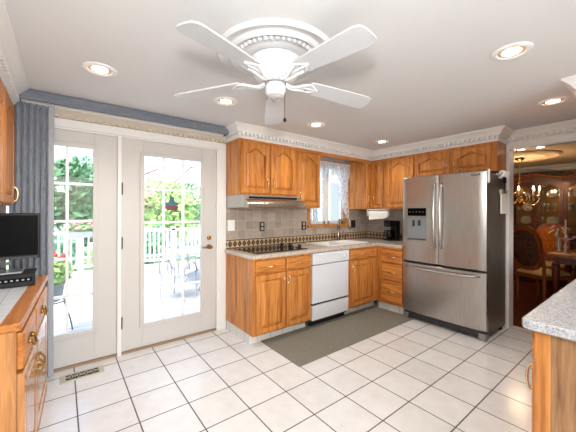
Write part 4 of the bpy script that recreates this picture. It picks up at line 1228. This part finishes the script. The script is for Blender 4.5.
trees = [(.2, 12, 2.9, LEAFD, 'dense dark green tree beyond the deck behind the fixed door', 1.0), (1.3, 15, 3.8, LEAF2, 'blue-green tree beyond the railing, left of the patio umbrella', 1.7), (3.2, 12.5, 2.6, LEAF3, 'light green tree beyond the railing behind the door with the suncatcher', 1.3),
         (5.4, 17, 4.2, LEAF, 'tall green tree beyond the railing at the right of the opening door', 2.0), (17, 20, 4.0, LEAF2, 'blue-green tree seen through the sink window', 2.0), (16.5, 9.0, 2.6, LEAF, 'low green tree at the far right outside the sink window', 1.2)]
for x, y, h, m, lb, r in trees:
    t = thing('tree', lb, 'tree', (x, y, -.7), 'trees beyond the deck')
    tm = MB(); tm.tube([(x, y, -.72), (x+.05, y, .6), (x-.03, y+.05, h*.6)], [.16, .12, .05], 8)
    for k in range(4):
        a = k*1.7; tm.tube([(x, y, .5+.2*k), (x+r*.6*math.cos(a), y+r*.6*math.sin(a), 1.3+.35*k)], [.05, .015], 6)
    tm.build('trunk', BARK, t, smooth=True)
    leaves(1500, (x, y, h*.52), (r, r*.8, h*.52), .15, .2).build('crown', m, t)
for x, lb in ((-.2, 'low shrub beyond the railing behind the fixed door'), (2.2, 'low shrub beyond the railing behind the opening door'), (4.2, 'low shrub beyond the railing right of the patio table')):
    t = thing('shrub', lb, 'shrub', (x, 9.6, -.7), 'shrubs behind the railing')
    MB().tube([(x, 9.6, -.71), (x, 9.6, .2)], .04, 6).build('stem', BARK, t)
    leaves(700, (x, 9.6, .2), (.8, .5, .75), .09, .1).build('foliage', LEAF2, t)

# neighbour's white house on the left
t = thing('neighbour_house', 'white sided house with a grey roof beyond the trees at the left', 'house', (-1.5, 20, -.7))
MB().box(-5.5, 2.6, 18.5, 24, -.7, 3.6).build('wall', SIDING, t)
m_ = MB(); m_.loft([[(-6, 18.1, 3.6), (3.1, 18.1, 3.6), (3.1, 24.4, 3.6), (-6, 24.4, 3.6)], [(-6, 21.2, 5.6), (3.1, 21.2, 5.6), (3.1, 21.3, 5.6), (-6, 21.3, 5.6)]]); m_.build('roof', ROOFG, t)
for x in (-2.6, -.4, 1.2):
    f_ = MB().box(x-.5, x+.5, 18.44, 18.5, 1.2, 2.6).build('window_frame', WHITE, t); MB().box(x-.4, x+.4, 18.42, 18.45, 1.3, 2.5).build('window_pane', POT, f_)

t = thing('neighbour_house', 'white sided house with teal shutters seen through the kitchen window', 'house', (10, 12, -.7))
MB().box(8.4, 13, 11, 15, -.7, 4.6).build('wall', SIDING, t)
m_ = MB(); m_.loft([[(8, 10.6, 4.6), (13.4, 10.6, 4.6), (13.4, 15.4, 4.6), (8, 15.4, 4.6)], [(8, 12.9, 6.2), (13.4, 12.9, 6.2), (13.4, 13.1, 6.2), (8, 13.1, 6.2)]]); m_.build('roof', ROOFG, t)
for x in (9.6, 11.6):
    f_ = MB().box(x-.42, x+.42, 10.94, 11, .4, 3.0).build('window_frame', WHITE, t); MB().box(x-.34, x+.34, 10.92, 10.95, .5, 2.9).build('window_pane', POT, f_)
    for s_ in (-1, 1): MB().box(x+s_*.62-.16, x+s_*.62+.16, 10.95, 11, .4, 3.0).build('shutter', TEAL, t)

# patio umbrella over a white table
t = thing('patio_umbrella', 'white patio umbrella with dull red ribs seen through the french door', 'umbrella', (2.35, 5.6, -.1))
ux, uy = 2.35, 5.6; UR = 1.45
rim = [(ux+UR*math.cos(2*PI*i/8+.2), uy+UR*math.sin(2*PI*i/8+.2), 2.02) for i in range(8)]; apex = (ux, uy, 2.62)
m_ = MB(); m_.add(rim+[apex], [(i, (i+1) % 8, 8) for i in range(8)]); m_.build('canopy', PCANV, t)
for i in range(8): MB().tube([Vector(rim[i])-up*.015, Vector(apex)-up*.03], .013, 6).build('rib', REDTRIM, t)
MB().tube([(ux, uy, -.1), (ux, uy, 2.65)], .022, 8).build('pole', WHITE, t)
MB().lathe([(.22, -.1), (.22, -.04), (.05, .0), (.03, .06)], (ux, uy, 0), 18).build('base', POT, t)
t = thing('patio_table', 'pale wrought iron patio table on the deck under the umbrella', 'table', (ux, uy, -.1))
m_ = MB(); m_.lathe([(.03, .60), (.60, .60), (.60, .625), (.03, .625)], (ux, uy, 0), 28); m_.build('tabletop', IRONW, t)
for i in range(4):
    a = PI/4+i*PI/2; D_ = Vector((math.cos(a), math.sin(a), 0)); C_ = Vector((ux, uy, 0))
    MB().tube(bezier(C_+D_*.55-up*.1, C_+D_*.30+up*.15, C_+D_*.55+up*.4, C_+D_*.45+up*.6, 8), .014, 6).build('leg', IRONW, t, smooth=True)


def patio_chair(x, y, rz, label):
    r = bpy.data.objects.new('patio_chair', None); COL.objects.link(r); tag(r, label, 'chair', 'wrought iron patio chairs'); LOCW[r.name] = Vector((0, 0, 0))
    for sx in (-1, 1):
        for sy in (-1, 1): MB().tube([(sx*.20, sy*.22, 0), (sx*.19, sy*.20, .42)], .012, 6).build('leg', IRONW, r)
        MB().tube(bezier((-.19, sx*.22, .42), (-.22, sx*.24, .68), (.05, sx*.27, .70), (.20, sx*.23, .42), 8), .012, 6).build('armrest', IRONW, r, smooth=True)
    m_ = MB(); m_.box(-.21, .21, -.22, .22, .415, .435); m_.build('seat', IRONW, r)
    m_ = MB(); m_.tube(bezier((-.20, -.21, .43), (-.27, -.30, 1.05), (-.27, .30, 1.05), (-.20, .21, .43), 14), .013, 6)
    for k in (-.12, -.06, 0, .06, .12): m_.tube([(-.20, k, .43), (-.25, k*1.15, .86-abs(k)*.3)], .007, 5)
    m_.build('backrest', IRONW, r, smooth=True)
    r.location = (x, y, -.1); r.rotation_euler = (0, 0, rz)


patio_chair(1.55, 5.0, math.radians(40), 'wrought iron patio chair nearest the house, left of the patio table')
patio_chair(2.15, 6.65, math.radians(-80), 'wrought iron patio chair behind the patio table')
patio_chair(2.2, 4.55, math.radians(85), 'wrought iron patio chair in front of the patio table')

# flowers on the deck
t = thing('potted_flowers', 'grey pot of red flowers on a wire stand outside the fixed door', 'potted plant', (-.1, 4.35, -.1))
px, py = -.10, 4.35
m_ = MB()
for k in range(3):
    a = k*2*PI/3+.4; m_.tube(bezier((px+.22*math.cos(a), py+.22*math.sin(a), -.1), (px+.20*math.cos(a), py+.20*math.sin(a), .1), (px+.12*math.cos(a), py+.12*math.sin(a), .25), (px+.13*math.cos(a), py+.13*math.sin(a), .32), 8), .008, 6)
m_.tube([(px+.13*math.cos(q), py+.13*math.sin(q), .30) for q in [2*PI*i/16 for i in range(17)]], .008, 6); m_.build('wire_stand', IRONB, t, smooth=True)
MB().lathe([(.07, .30), (.10, .32), (.13, .50), (.14, .51), (.12, .51), (.10, .49), (.01, .49)], (px, py, 0), 18).build('pot', POT, t, auto=True)
leaves(420, (px, py, .64), (.19, .18, .18), .045, .1).build('foliage', LEAF3, t)
m_ = MB()
for i in range(26): m_.ball((px+random.uniform(-.2, .2), py+random.uniform(-.2, .16), random.uniform(.72, .90)), random.uniform(.022, .034), 6)
m_.build('flowers', REDF, t, smooth=True)
t = thing('flower_box', 'planter box of red and pink flowers hung on the deck railing', 'planter', (.35, 8.48, .70))
MB().box(.05, .85, 8.36, 8.54, .72, .86).build('box', POT, t)
leaves(260, (.45, 8.45, .95), (.42, .12, .12), .05, .1).build('foliage', LEAF, t)
m_ = MB()
for i in range(34): m_.ball((random.uniform(.05, .85), 8.45+random.uniform(-.12, .1), random.uniform(.92, 1.10)), random.uniform(.03, .05), 6)
m_.build('flowers', PINKF, t, smooth=True)
t = thing('hanging_basket', 'basket of pink flowers hanging outside the french door', 'hanging plant', (1.07, 5.0, 1.35))
hx, hy = 1.06, 4.95
MB().tube([(hx, hy, 1.58), (hx+.02, hy, 2.3)], .005, 5).build('hanger', IRONB, t)
MB().tube([(hx+.02, hy, 2.3), (hx+.1, 3.27, 2.32)], .008, 6).build('wall_bracket', IRONB, t)
MB().lathe([(.03, 1.38), (.06, 1.40), (.08, 1.45), (.07, 1.455), (.01, 1.43)], (hx, hy, 0), 16).build('basket', BARK, t, smooth=True)
leaves(300, (hx, hy, 1.48), (.17, .16, .15), .04, .1).build('foliage', LEAF3, t)
m_ = MB()
for i in range(16): m_.ball((hx+random.uniform(-.14, .14), hy+random.uniform(-.14, .1), random.uniform(1.46, 1.62)), random.uniform(.018, .028), 6)
m_.build('flowers', PINKF, t, smooth=True)
